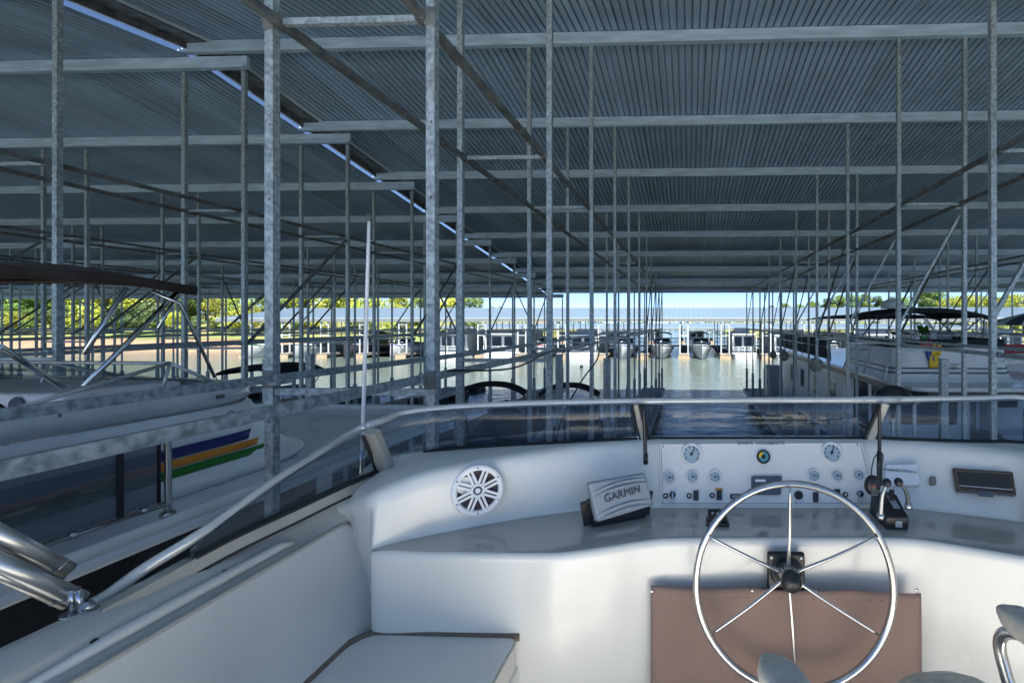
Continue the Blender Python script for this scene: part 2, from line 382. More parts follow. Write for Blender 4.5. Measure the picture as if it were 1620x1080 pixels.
# ================================================================== FINGER PIERS WITH STEEL FRAMES
fingers = [(-2.55, -1.55, 'nearest galvanised pier frame, its two thick posts left of the windscreen', 0),
 (-8.30, -7.28, 'galvanised pier frame under the bright roof gap, beyond the striped flybridge', -1),
 (-14.1, -13.1, 'third pier frame left of the helm, seen past the striped flybridge', -1),
 (-19.9, -18.9, 'fourth pier frame left of the helm, its rails low across the clay bank', -1),
 (-25.7, -24.7, 'fifth pier frame left of the helm, seen below the brown canopy', -1),
 (-31.5, -30.5, 'sixth pier frame left of the helm, thin posts before the sunlit trees', -1),
 (-37.3, -36.3, 'farthest pier frame on the left, seen through the posts under the canopy', -1),
 (3.25, 4.25, 'braced pier frame between the helm slip and the big houseboat with black bimini', 1),
 (9.10, 10.1, 'pier frame on the far side of the big houseboat with black bimini', 1),
 (15.2, 16.2, 'last pier frame at the right, beyond the red railed houseboat', 1)]
for fi, (xl, xr, lab, side) in enumerate(fingers):
    xm = (xl+xr)/2; t = thing('pier_frame', lab, 'dock frame', (xm, 2.8, -3.9), 'galvanised pier frames between the slips')
    dz = -.29 if xl < -8.0 else 0
    ys = ([-1.45, .45] if fi in (0, 1, 7) else [])+fingerY
    if fi in (1,): pass
    r1 = random.Random(fi*11+1)
    for Y in ys:
        for x in (xl, xr):
            d = dz if not (fi == 1 and x == xr) else -.29
            mb = MB(); top = zc(Y)+d-.115; s_ = .026 if Y < 4 else .029
            lean = r1.uniform(-.012, .012)
            mb.bar((x, Y, -2.7), (x+lean, Y, top), 2*s_, up=(0,1,0)); mb.box((x-.058, Y-.058, -3.75), (x+.058, Y+.058, -2.62))
            mb.box((x-.05, Y-.05, -2.62), (x+.05, Y+.05, -2.60))
            mb.build('post', GALV, t)
    ya, yb = ys[0]-.3, 26.97
    for x in (xl, xr):
        for zt, nm, w_, h_, m_ in ((1.83, 'chord_rail', .045, .05, GALVD), (-.345, 'lower_rail', .03, .046, GALV)):
            mb = MB(); xx = x+(.052 if x == xl else -.052)
            sp = [Vector((xx, ya, zt))]
            for k, Y in enumerate(ys): sp.append(Vector((xx, Y, zt+r1.uniform(-.012, .012))))
            if sp[-1].y < yb: sp.append(Vector((xx, yb, zt)))
            for p, q in zip(sp, sp[1:]): mb.bar(p, q, w_, h_)
            for Y in ys: mb.box((xx-.027, Y-.06, zt-.030), (xx+.027, Y+.06, zt+.030))
            mb.build(nm, m_, t)
    for Y in ys:
        for zt in (1.83, -.42):
            mb = MB(); mb.bar((xl+.03, Y+.0, zt), (xr-.03, Y, zt), .035, .04); mb.build('cross_tie', GALV, t)
    bays = list(zip(ys, ys[1:]))
    if side > 0:
        for k, (a, b) in enumerate(bays):
            if a < 5: continue
            for x in ((xl,) if k % 2 else (xr,)) if a > 7 else ():
                mb = MB(); mb.bar((x, a+.1, 1.7), (x, b-.05, -.3), .034, .034); mb.build('brace', GALVD, t)
            if a < 16 :
                mb = MB(); mb.bar((xl+.03, a+.06, -.05 if a > 6 else .05), (xr-.02, a+.06, 1.7), .038, .038); mb.build('brace', GALV, t)
    elif side < 0:
        for k, (a, b) in enumerate(bays):
            if a < 7 or (k+fi) % 3 == 0: continue
            x = xr if (k+fi) % 2 else xl
            mb = MB(); mb.bar((x, a+.05, -.35), (x, b-.05, 1.75), .04, .04); mb.build('brace', GALVD, t)
            if k % 3 == 1 and a > 14:
                mb = MB(); mb.bar((xl+.03, a+.05, 1.75), (xr-.03, a+.05, -.3), .04, .04); mb.build('brace', GALVD, t)
    else:
        for a, b in bays[-4:]:
            mb = MB(); mb.bar((xr, b-.05, 1.75), (xr, a+.05, -.35), .035, .035); mb.build('brace', GALVD, t)
    if xl > -30:      # chord to roof struts hanging under the eave
        mb = MB(); mb.bar((xl, 26.9, 1.83), (xl-.9, 26.9, zc(26.9)+dz-.12), .03); mb.build('brace', GALVD, t)
    if fi == 0:      # bolts and clip plates on the two nearest posts
        for x in (xl, xr):
            for zb in (1.845, -.30, -.60, .75, 1.20):
                mb = MB(); mb.sphere((x+.006, 2.81-.028, zb), .0075, 6, (1,.6,1)); mb.build('bolt', GALVD, t)
            for zb in (1.83, -.345):
                mb = MB(); mb.box((x-.034, 2.775, zb-.055), (x+.034, 2.781, zb+.055)); mb.build('clip_plate', GALVD, t, bevel=.002)
    # half height guide posts
    for x, Y, top in {0: [(-1.50+.0, 8.6, -.65), (-2.45, 8.85, -.60)], 1: [(-7.2, 7.85, -.62), (-7.2, 8.75, -.60)], 7: [(4.2, 8.0, -.60)]}.get(fi, []):
        mb = MB(); mb.box((x-.06, Y-.05, -3.75), (x+.06, Y+.05, top)); mb.build('guide_post', GALV, t, bevel=.006)
    mb = MB(); n = int((27.4-ya)/.2)
    for k in range(n):
        y = ya+k*.2; mb.box((xl-.12, y, -3.80), (xr+.12, y+.19, -3.765+.004*(k % 3)))
    mb.build('walkway', WOOD, t)
    mb = MB()
    for x in (xl-.14, xr+.14): mb.box((x-.02, ya, -4.0), (x+.02, 27.38, -3.78))
    mb.box((xl-.14, 27.38, -4.0), (xr+.14, 27.42, -3.78)); mb.build('edge_beam', GALV, t)
    for k in range(0, 12):
        mb = MB(); mb.box((xl-.05, ya+.3+k*2.35, -4.55), (xr+.05, ya+1.6+k*2.35, -4.01)); mb.build('float', FLOAT, t)

mb = MB(); mb.box((-60, -30, -4.0), (40, -19, -3.72)); mb.build('bounce_walkway', mat('pale_concrete', (.55, .53, .48), .9, noise=.15, scale=.6), kind='structure')  # unseen slab added behind the camera to bounce sunlight under the roof
HULLW = mat('dimmed_white_hull', (.50, .53, .55), .35, noise=.12, scale=2)  # white darkened in colour so sunlit hulls do not clip
# ================================================================== OUR HOUSEBOAT (upper helm)
XM = .29      # centre line
SH = -.716    # dash shelf height
boat = thing('houseboat', 'cream houseboat whose upper helm fills the lower part of the photo', 'houseboat', (XM, 0, -4.3))
def mir(p): return Vector((2*XM-p[0], p[1], p[2]))
ST_ = []
def station(Wp, T, B, F): ST_.append([Vector(Wp), Vector(T), Vector(B), Vector(F)])
station(WZ(617,731,-.56), WZ(602,775,-.535), WZ(590,868,SH), WZ(588,874,SH))
station(WZ(652,722,-.535), WZ(680,746,-.50), WZ(680,846,SH), WZ(680,875.5,SH))
station(WZ(720,712,-.515), WZ(794,723,-.49), WZ(828,819,SH), WZ(800,877,SH))
station(WZ(853,705,-.50), WZ(902,707,-.487), WZ(932,806,SH), WZ(885,877,SH))
station(WZ(960,699,-.492), WZ(1000,699,-.484), WZ(1000,803.5,SH), WZ(960,867,SH))
station(WZ(1012,695,-.489), WZ(1040,697.5,-.484), WZ(1040,803,SH), WZ(1050,854,SH))
station(WZ(1205,694,-.488), WZ(1205,697,-.483), WZ(1205,803,SH), WZ(1230,853,SH))
station(WZ(1392,694,-.488), WZ(1385,696.5,-.484), WZ(1390,803,SH), WZ(1430,853.5,SH))
station(WZ(1470,697,-.49), WZ(1461,699,-.484), WZ(1440,804,SH), WZ(1500,862,SH))
station(WZ(1620,706,-.50), WZ(1620,717,-.50), WZ(1620,826,SH), WZ(1620,882,SH))
for Wp, T, B in ((WZ(585,762,-.585), WZ(580,788,-.56), Vector((-1.02,1.50,-.79))), (WZ(540,800,-.64), WZ(560,802,-.61), Vector((-1.10,1.57,-.85))), (WZ(500,835,-.69), Vector((-1.20,1.63,-.70)), Vector((-1.20,1.64,-.90)))):
    ST_.insert(0, [Vector(Wp), Vector(T), B, B+Vector((0,0,-.02))])
for k in (5, 4, 3, 2, 1, 0): ST_.append([mir(p) for p in ST_[k]])
ST_[13][0] = Vector((1.62, 1.97, -.52))
def interp(n=7):
    out = []
    for i in range(len(ST_)-1):
        for k in range(n):
            t = k/n; col = []
            for j in range(4):
                p0 = ST_[max(i-1, 0)][j]; p1 = ST_[i][j]; p2 = ST_[i+1][j]; p3 = ST_[min(i+2, len(ST_)-1)][j]
                cr = .5*((2*p1)+(p2-p0)*t+(2*p0-5*p1+4*p2-p3)*t*t+(3*p1-p0-3*p2+p3)*t**3)
                li = p1.lerp(p2, t); col.append(li.lerp(cr, .55 if j else .9))
            out.append(col)
    out.append(ST_[-1]); return out
def fillet(P, rad, n=5):     # P: polyline; radii for interior points
    out = [P[0]]
    for i in range(1, len(P)-1):
        a = (P[i-1]-P[i]); b = (P[i+1]-P[i]); r_ = min(rad[i-1], a.length*.45, b.length*.45)
        pa = P[i]+a.normalized()*r_; pb = P[i]+b.normalized()*r_
        for k in range(n+1):
            t = k/n; out.append(pa*(1-t)**2+P[i]*2*t*(1-t)+pb*t*t)
    out.append(P[-1]); return out
sects = []
for Wp, T, B, F in interp():
    D = Vector((F.x, F.y+.015, -1.50)); Wo = Wp+Vector((0, .10, -.005)) if abs(Wp.x-XM) < 1.3 else Wp+Vector((math.copysign(.10, Wp.x-XM), .05, -.005))
    Wd = Wo+Vector((0, .02, -.9))
    sects.append(fillet([Wd, Wo, T, B, F, D], [.03, .055, .024, .026]))
mb = MB(); nc = len(sects[0]); mb.grid(sects)
# assign shelf material to shelf faces: between T..B.. indices
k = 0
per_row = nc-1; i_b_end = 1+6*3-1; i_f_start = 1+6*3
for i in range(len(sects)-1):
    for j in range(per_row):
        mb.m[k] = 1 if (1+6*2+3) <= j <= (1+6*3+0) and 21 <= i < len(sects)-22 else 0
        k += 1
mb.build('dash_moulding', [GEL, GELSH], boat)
# coaming, both sides
def coaming(sgn):
    f = (lambda p: p) if sgn < 0 else mir
    prof = [(-1.40,-1.62),(-1.385,-.70),(-1.37,-.655),(-1.345,-.635),(-1.30,-.622),(-1.28,-.62),(-1.255,-.632),(-1.235,-.640),(-1.228,-.648),(-1.222,-.662),(-1.205,-.676),(-1.195,-.684),(-1.19,-.70),(-1.185,-.80),(-1.14,-1.5)]
    rows = []
    for Y in [-2.6+.15*i for i in range(0, 31)]:
        t = max(0, (Y-1.45)/.45)
        rows.append([f(Vector((x+.16*t*t, min(Y, 1.95)+.06*t, z+.06*t))) for x, z in prof])
    mb = MB(); mb.grid(rows if sgn < 0 else rows[::-1]); mb.build('coaming', COAM, boat)
coaming(-1); coaming(1)
# deck, cabin below, roof
mb = MB(); mb.box((-1.2, -2.6, -1.56), (2*XM+1.2, 1.7, -1.5)); mb.build('flybridge_deck', mat('cream_deck', (.80,.76,.68), .5, noise=.06, scale=3), boat)
mb = MB(); mb.box((-1.36, -18, -1.72), (2*XM+1.36, 4.9, -1.6)); mb.build('cabin_roof', ROOFDK, boat, bevel=.03)
mb = MB(); mb.box((-1.30, -12, -3.75), (2*XM+1.30, 3.6, -1.72)); mb.build('cabin', WHITE2, boat)
mb = MB(); mb.box((-1.38, -14, -4.75), (2*XM+1.38, 5.6, -3.75)); mb.build('hull', WHITE2, boat, bevel=.08)
for x in (-1.303, 2*XM+1.303):
    for y in (-8, -4.5, -1, 1.6):
        mb = MB(); mb.box((x-.01, y, -3.0), (x+.01, y+1.5, -2.2)); mb.build('window', DARKWIN, boat)

# ---- windscreen
base_px = [(617,728,-.552),(655,719,-.532),(720,709,-.515),(853,702,-.50),(960,696,-.49),(1008,694,-.489)]
rail_px = [(597,673,-.375),(640,656,-.353),(720,647,-.34),(850,641,-.331),(940,638.5,-.328),(1001,637,-.326)]
bl = smoothpath([WZ(*p) for p in base_px], 5); rl = smoothpath([WZ(*p) for p in rail_px], 5)
bc = [WZ(1020+ (1372-1020)*i/6, 693, -.488) for i in range(7)]; rc = [WZ(1012+(1393-1012)*i/6, 636-.2*i, -.326) for i in range(7)]
br = smoothpath([WZ(1384,693,-.488), WZ(1461,696,-.488), WZ(1545,698,-.492), WZ(1620,700,-.50), Vector((1.62,1.93,-.52)), Vector((1.77,1.80,-.552))], 5)
rr = smoothpath([WZ(1406,635,-.326), WZ(1480,634,-.324), WZ(1550,633,-.322), WZ(1620,632,-.32), Vector((1.60,1.86,-.335)), Vector((1.76,1.68,-.375))], 5)
def pane(b, r_, name='windscreen_pane', m=GLASS):
    mb = MB(); rows = [b, [p.lerp(q, .5) for p, q in zip(b, r_)], r_]; mb.grid(rows); return mb.build(name, m, boat, solid=.005)
pane(bl, rl); pane(bc, rc); pane(br, rr)
def strip_below(path, h, d, name, m, dz=0):        # aluminium sill following the glass
    mb = MB(); rows = []
    for i, p in enumerate(path):
        t = (path[min(i+1, len(path)-1)]-path[max(i-1, 0)]); n = Vector((t.y, -t.x, 0)).normalized()
        a = p+n*d; b = p-n*d
        rows.append([a+Vector((0,0,dz)), a+Vector((0,0,dz-h)), b+Vector((0,0,dz-h)), b+Vector((0,0,dz)), a+Vector((0,0,dz))])
    mb.grid(rows, smooth=False); return mb.build(name, m, boat)
strip_below(bl, .028, .014, 'windscreen_sill', ALUC); strip_below(bc, .010, .012, 'windscreen_sill', ALUC); strip_below(br, .022, .014, 'windscreen_sill', ALUC)
for q in (bl, br): strip_below(q, .006, .017, 'glazing_gasket', RUBBER, .004)
strip_below([p+Vector((0,0,-.028)) for p in bl], .008, .018, 'glazing_gasket', RUBBER)
strip_below([p+Vector((0,0,-.022)) for p in br[8:]], .006, .018, 'glazing_gasket', RUBBER)
strip_below(bc, .006, .014, 'glazing_gasket', RUBBER, .004)
# side wing glass
wing_top = smoothpath([WZ(*p) for p in ((575,683,-.39),(502,723,-.43),(433,766,-.47),(360,820,-.52),(300,868,-.562))], 4)
wing_bot = smoothpath([WZ(*p) for p in ((596,742,-.545),(540,768,-.55),(460,805,-.565),(370,845,-.575),(300,878,-.585))], 4)
mb = MB(); mb.grid([wing_bot, wing_top]); mb.build('side_pane', GLASSS, boat, solid=.005)
mbm = MB(); mbm.grid([[mir(p) for p in wing_top], [mir(p) for p in wing_bot]]); mbm.build('side_pane', GLASSS, boat, solid=.005)
def sill2(path, off, h, m, nm):
    for f in ((lambda p: p), mir):
        mb = MB(); rows = []
        for p in path:
            q = p+off; rows.append([f(q+Vector((-.016,0,0))), f(q+Vector((.016,0,0))), f(q+Vector((.018,0,-h))), f(q+Vector((-.016,0,-h))), f(q+Vector((-.016,0,0)))])
        mb.grid(rows, smooth=False); mb.build(nm, m, boat)
low = smoothpath([WZ(612,741,-.552), WZ(540,770,-.556), WZ(460,807,-.572), WZ(370,848,-.585), WZ(300,884,-.60), WZ(220,928,-.612), WZ(150,965,-.622)], 4)
sill2(low, Vector((0,0,.001)), .034, ALUC, 'side_sill'); sill2(low[:17], Vector((.003,0,.006)), .006, RUBBER, 'glazing_gasket'); sill2(low, Vector((.002,0,-.034)), .006, RUBBER, 'glazing_gasket')
# rail
railp = smoothpath([WZ(*p) for p in ((146,955,-.625),(175,938,-.618),(230,898,-.59),(300,855,-.55),(360,815,-.517),(433,762,-.467),(502,719,-.427),(560,683,-.39),(597,668,-.365),(640,653,-.35),(720,644,-.337),(850,637.5,-.328),(1000,634.5,-.324),(1200,633,-.322),(1395,632,-.320),(1550,630,-.318),(1620,629.5,-.317))]
  + [Vector((1.60,1.86,-.335)), Vector((1.74,1.70,-.36)), mir(WZ(560,683,-.39)), mir(WZ(502,719,-.427)), mir(WZ(433,762,-.467)), mir(WZ(360,815,-.517)), mir(WZ(230,898,-.59)), mir(WZ(146,955,-.625))], 6)
mb = MB(); mb.tube(railp, .0135, 12); mb.build('windscreen_rail', ALU, boat)
mb = MB()
for i, r_ in ((railp.index(min(railp, key=lambda p: (p-WZ(585,672,-.375)).length)), .0155), (railp.index(min(railp, key=lambda p: (p-WZ(1400,632,-.32)).length)), .0148)):
    mb.tube(railp[i-1:i+2], r_, 12)
mb.build('rail_joint', ALU, boat)
def post_flat(pa, pb, wd, m, nm, th=.012):
    mb = MB(); mb.bar(pa, pb, wd, th, up=(0,1,0)); return mb.build(nm, m, boat, bevel=.002)
post_flat(WZ(587,682,-.38), WZ(614,748,-.562), .048, ALUC, 'corner_post', .03)
post_flat(WZ(574,689,-.385), WZ(597,744,-.552), .008, RUBBER, 'glazing_gasket', .012)
post_flat(WZ(1005,640,-.33), WZ(1019,696,-.49), .022, ALUC, 'mullion'); post_flat(WZ(1012.5,641,-.331), WZ(1027,694,-.488), .010, RUBBER, 'glazing_gasket', .016)
post_flat(WZ(1001,641,-.331), WZ(1013,694,-.488), .006, RUBBER, 'glazing_gasket', .016)
post_flat(WZ(1401,638,-.328), WZ(1377,695,-.489), .030, ALUC, 'mullion'); post_flat(WZ(1391,640,-.330), WZ(1366,694,-.488), .008, RUBBER, 'glazing_gasket', .018)
post_flat(mir(WZ(587,682,-.38)), mir(WZ(614,748,-.562)), .048, ALUC, 'corner_post', .03)
# hanging black stay rods
for (a, b, c) in (((1018,641),(1020.5,700),(1021.5,732)), ((1391,641),(1391.5,690),(1391,728))):
    mb = MB(); pts = [W(a[0], a[1], 1.86), W(b[0], b[1], 1.87), W(c[0], c[1], 1.86)]; mb.tube(smoothpath(pts, 4), .0075, 8)
    p = pts[-1]; mb.tube([p+Vector((0,0,.035)), p+Vector((0,0,-.004))], .0095, 8); mb.build('stay_strap', BLACK, boat)
# fastener caps on the coaming
for px, py in ((354,903),(148,1013)):
    p = WZ(px, py, -.655)
    mb = MB(); mb.sphere(p, .008, 6, (1,1,.5)); mb.build('snap_fastener', BLACK, boat)

# ---- instrument panel
PA = WZ(1040,803,SH); PB = WZ(1390,803,SH); PT = WZ(1205,697,-.483)
PN = (PB-PA).cross(PT-PA).normalized();  PN = PN if PN.y < 0 else -PN
PX = (PB-PA).normalized(); PU = PN.cross(PX); PU = PU if PU.z > 0 else -PU
def pp(px, py, off=.004): return onplane(px, py, PA+PN*off, PN)
def pf(px, py, off=.004):
    o = pp(px, py, off); return frame(o, PX, PU)
q = [pp(1043,799,.007), pp(1391,798,.007), pp(1364,699.5,.007), pp(1043,701,.007)]
mb = MB(); mb.slab(q, .006, PN); pan = mb.build('instrument_panel', PANEL, boat, bevel=.003)
mb = MB()
for a, b in (((1048,796),(1046,704)), ((1386,795),(1361,702)), ((1048,796),(1386,795))):
    mb.bar(pp(*a,.0075), pp(*b,.0075), .0016, .001, up=PN)
for a, b in (((1046,702.2),(1161,700.4)), ((1247,700.2),(1360,699.8))): mb.bar(pp(*a,.0075), pp(*b,.0075), .0012, .001, up=PN)
mb.build('panel_outline', SLATE, boat)
text('SHARPE  HOUSEBOATS', .0185, pf(1204,700.6,.0078), INK, 'panel_lettering', boat)
SC = (pp(1200,750)-pp(1201,750)).length
def gauge(px, py, rpx, name, ang, ticks=8):
    M = pf(px, py, .007); r = rpx*SC
    mb = MB(); mb.M = M; mb.lathe([(r*1.0,0),(r*1.0,.007),(r*.92,.011),(r*.80,.010),(r*.76,.004)], 28); g = mb.build(name, PANEL, boat)
    mb = MB(); mb.M = M; mb.lathe([(r*.78,.005),(0,.0052)], 24, False); mb.build('dial', DIAL, g)
    mb = MB(); mb.M = M
    for k in range(ticks):
        a = R(215-k*250/(ticks-1)); c, s_ = math.cos(a), math.sin(a)
        mb.bar((c*r*.55, s_*r*.55, .0062), (c*r*.70, s_*r*.70, .0062), r*.10, .0008)
    mb.build('markings', INK, g)
    mb = MB(); mb.M = M; c, s_ = math.cos(ang), math.sin(ang)
    mb.bar((-c*r*.2, -s_*r*.2, .0075), (c*r*.6, s_*r*.6, .0075), r*.085, .0012); mb.lathe([(r*.13,.0065),(r*.13,.009),(0,.0095)], 12); mb.build('needle', BLACK, g)
    mb = MB(); mb.M = M; mb.lathe([(r*.78,.0098),(r*.4,.0108),(0,.0112)], 20); 
    return g
gauge(1094,718,17.5,'tachometer',R(60)); gauge(1315.5,716,17.5,'tachometer',R(65))
for px, py in ((1059,755),(1095.5,754),(1131,754),(1287.5,752),(1324,752),(1358,751)): gauge(px, py, 10.3, 'gauge', R(-20+px % 40), 5)
def disc(px, py, r1, h, m, nm, off=.007, parent=boat, prof=None):
    mb = MB(); mb.M = pf(px, py, off); r_ = r1*SC; mb.lathe(prof or [(r_,0),(r_,h),(r_*.7,h*1.15),(0,h*1.15)], 24); return mb.build(nm, m, parent)
# compass like ring instrument
r_ = 10.8*SC; g = disc(1207.5,722.5,10.8,.01,BLACK,'trim_indicator',prof=[(r_,0),(r_,.010),(r_*.8,.013),(r_*.72,.009)])
mb = MB(); mb.M = pf(1207.5,722.5,.007); mb.lathe([(r_*.74,.008),(r_*.3,.0085)], 24, False); mb.build('teal_ring', TEAL, g)
mb = MB(); mb.M = pf(1207.5,722.5,.007)
n = 8; mb.add([(r_*.34*math.cos(R(100+k*90/n)), r_*.34*math.sin(R(100+k*90/n)), .0092) for k in range(n+1)]+[(r_*.72*math.cos(R(100+k*90/n)), r_*.72*math.sin(R(100+k*90/n)), .0092) for k in range(n+1)], [(k, k+1, n+2+k, n+1+k) for k in range(n)]); mb.build('yellow_arc', YEL, g)
mb = MB(); mb.M = pf(1207.5,722.5,.007); mb.lathe([(r_*.30,.0088),(r_*.28,.012),(0,.0125)], 16); mb.build('centre_knob', BLACK, g)
# grey instrument cover on the panel
q = [pp(1190,782,.03), pp(1236,782,.03), pp(1237.5,752,.022), pp(1189,752.5,.022)]
mb = MB(); mb.slab(q, .022, PN); cov = mb.build('instrument_cover', SLATE, boat, bevel=.004)
mb = MB(); mb.slab([pp(1195,761.5,.0262), pp(1211,761.5,.0262), pp(1211,758,.0255), pp(1195,758,.0255)], .001, PN); mb.build('cover_mark', WHITE, cov)
# switches, buttons, keys
for px, py in ((1053,784),(1090,784),(1126.5,783.5),(1337,782)): 
    g = disc(px, py, 4.0, .006, BLACK, 'push_button'); disc(px, py, 1.7, .0085, WHITE, 'button_cap', parent=g)
for px, py, m_ in ((1101,783,BLACK),(1138,782.5,BLACK),(1326,781,BLACK),(1291,786,BLACK)):
    mb = MB(); mb.slab([pp(px-4.2,py+8,.013), pp(px+4.2,py+8,.013), pp(px+4.2-(.9 if px > 1300 else 0),py-8,.018), pp(px-4.2-(.9 if px > 1300 else 0),py-8,.018)], .012, PN); mb.build('rocker_switch', BLACK, boat, bevel=.0015)
mb = MB(); mb.slab([pp(1131,774.5,.009), pp(1143,774.5,.009), pp(1143,771,.009), pp(1131,771,.009)], .002, PN); mb.build('switch_tag', TAG, boat)
mb = MB(); mb.slab([pp(1155,789,.009), pp(1177.5,789,.009), pp(1177.5,780.5,.009), pp(1155,780.5,.009)], .002, PN); g = mb.build('hour_meter', BLACK, boat, bevel=.001)
mb = MB(); mb.slab([pp(1158,787,.0105), pp(1174,787,.0105), pp(1174,782.5,.0105), pp(1158,782.5,.0105)], .001, PN); mb.build('meter_window', GREYPL, g)
disc(1263,783,6.5,.008,BLACK,'horn_button')
for px, py in ((1064,782.5),(1360,781)):
    g = disc(px, py, 4.8, .012, BLACK, 'ignition_lock'); o = pp(px, py+6.5, .016)
    mb = MB(); mb.M = frame(o, PX, PU); mb.tube([(.0085*math.cos(a), .014*math.sin(a)-.004, .002*math.sin(a)) for a in [2*math.pi*k/16 for k in range(16)]], .0012, 6, True); mb.build('key_ring', CHROME, g)
    mb = MB(); mb.slab([pp(px-1.2, py+4, .03), pp(px+1.2, py+4, .03), pp(px+1.2, py-4, .03), pp(px-1.2, py-4, .03)], .016, PN); mb.build('key', CHROME, g)
for px, py in ((1049,706),(1356,703),(1047,795),(1259,794),(1384,793)): disc(px, py, 1.3, .002, CHROME, 'panel_screw')

# ---- speaker in the left wall
SA, SB, SCn = WZ(700,839,SH), WZ(828,820,SH), WZ(770,726,-.494)
SN = (SB-SA).cross(SCn-SA).normalized(); SN = SN if SN.y < 0 else -SN
so = onplane(756, 775, SA+SN*.037, SN); SX = (SB-SA).normalized()
M = frame(so, SX, SN.cross(SX)*(1 if SN.cross(SX).z > 0 else -1)); rs_ = .087
mb = MB(); mb.M = M; mb.lathe([(rs_,-.02),(rs_,.002),(rs_*.95,.008),(rs_*.80,.010),(rs_*.77,.004),(rs_*.76,-.005)], 40)
spk = mb.build('speaker', WHITE, boat)
mb = MB(); mb.M = M; mb.lathe([(rs_*.77,-.004),(rs_*.5,-.012),(rs_*.2,-.014),(0,-.012)], 32); mb.build('speaker_cone', SPKD, spk)
mb = MB(); mb.M = M
for k in range(8):
    a = R(22.5+45*k)
    for d in (-.0065, .0065):
        c, s_ = math.cos(a), math.sin(a); px_, py_ = -s_*d, c*d
        mb.bar((c*rs_*.2+px_, s_*rs_*.2+py_, .005), (c*rs_*.8+px_, s_*rs_*.8+py_, .005), .008, .005)
mb.lathe([(rs_*.27,-.002),(rs_*.27,.008),(rs_*.20,.010),(rs_*.17,.006)], 24); mb.build('speaker_grille', WHITE, spk)
mb = MB(); mb.M = M; mb.lathe([(rs_*.17,.006),(rs_*.10,.009)], 20); mb.build('tweeter_ring', SLATE, spk)
mb = MB(); mb.M = M; mb.lathe([(rs_*.10,.009),(rs_*.06,.011),(0,.012)], 16); mb.build('tweeter_dome', WHITE, spk)
for k in range(6):
    a = R(30+60*k); mb = MB(); mb.M = M; mb.sphere((rs_*.875*math.cos(a), rs_*.875*math.sin(a), .0095), .0028, 5); mb.build('speaker_screw', SLATE, spk)

# ---- right wall fittings
RA, RB, RC = WZ(1440,804,SH), WZ(1620,826,SH), WZ(1540,708,-.492)
RN = (RB-RA).cross(RC-RA).normalized(); RN = RN if RN.y < 0 else -RN
def rp(px, py, off=.012): return onplane(px, py, RA+RN*off, RN)
mb = MB(); mb.slab([rp(1397,768,.060), rp(1457,767,.052), rp(1453,732,.045), rp(1400,733,.052)], .05, RN)
rad = mb.build('marine_radio', mat('white_radio_plastic', (.66,.71,.78), .4), boat, bevel=.008, seg=3)
RX = (RB-RA).normalized(); RU = RN.cross(RX); RU = RU if RU.z > 0 else -RU
text('STANDARD HORIZON', .0118, frame(rp(1424,744.5,.0570), RX, RU), INK, 'radio_lettering', rad)
mb = MB(); mb.slab([rp(1471,767,.018), rp(1482,766,.018), rp(1481,753,.018), rp(1471,753,.018)], .02, RN); mb.build('power_socket', mat('dull_bronze', (.20,.18,.15), .4, .5), boat, bevel=.004)
mb = MB(); mb.slab([rp(1513,777,.03), rp(1609,784,.03), rp(1603,745.5,.02), rp(1507,739,.02)], .03, RN); tray = mb.build('glove_tray', SMOKE, boat, bevel=.006, seg=3)
mb = MB(); mb.slab([rp(1519,770,.033), rp(1602,776.5,.033), rp(1598,751,.025), rp(1514,746,.025)], .004, RN); mb.build('tray_recess', BLACK, tray, bevel=.003)
mb = MB(); mb.slab([rp(1548,784,.036), rp(1572,786,.036), rp(1572,778,.034), rp(1548,776.5,.034)], .008, RN); mb.build('tray_latch', SLATE, tray, bevel=.002)
mb = MB(); mb.bar(rp(1517,767.5,.036), rp(1603,774.5,.036), .003, .002, up=RN); mb.build('tray_edge', ALU, tray)

# ---- bench: back cushion and seat
def cushion(pts_top, th, name, m, nrm, r_=.03):
    mb = MB(); mb.slab(pts_top, th, nrm); o = mb.build(name, m, boat, bevel=r_, seg=4); return o
bk = roundpoly([(-1.185,-1.6,-.690), (-1.190,1.60,-.690), (-1.042,1.545,-.985), (-1.03,1.40,-1.01), (-1.03,-1.6,-1.01)], [.01,.06,.02,.04,.01])
for f, nm in ((lambda p: p, 'backrest'),):
    mb = MB(); n_ = Vector((.93,0,.36)).normalized(); mb.slab([f(p+n_*.02) for p in bk], .07, n_); bo = mb.build('backrest', VINYL, boat, bevel=.018, seg=3)
    mb = MB(); mb.tube([p+n_*.018 for p in bk], .006, 6, True); mb.build('piping', PIPING, bo)
seat = roundpoly([(-1.03,-1.6,-.97), (-1.035,1.36,-.97), (-1.0,1.445,-.97), (-.53,1.445,-.97), (-.55,-1.6,-.97)], [.01,.08,.06,.03,.01])
mb = MB(); mb.slab(seat, .088, Vector((0,0,1))); se = mb.build('seat_cushion', VINYL, boat, bevel=.016, seg=3)
mb = MB(); mb.tube([p+Vector((0,0,-.006)) for p in seat], .0045, 6, True); mb.build('piping', PIPING, se)
mb = MB(); mb.box((-1.12,-1.6,-1.5), (-.525,1.47,-1.06)); mb.build('seat_base', GEL, boat, bevel=.02)
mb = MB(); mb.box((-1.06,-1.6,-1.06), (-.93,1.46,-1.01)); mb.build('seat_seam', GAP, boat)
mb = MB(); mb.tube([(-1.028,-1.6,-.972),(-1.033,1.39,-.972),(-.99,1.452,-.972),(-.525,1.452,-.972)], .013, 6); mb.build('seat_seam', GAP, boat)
# pale cushion roll lying along the coaming
mb = MB(); mb.tube([(-1.212,.75,-.672),(-1.212,.95,-.664),(-1.210,1.36,-.662),(-1.205,1.40,-.672)], [.006,.014,.014,.007], 10); mb.build('bolster', VINYL, boat)

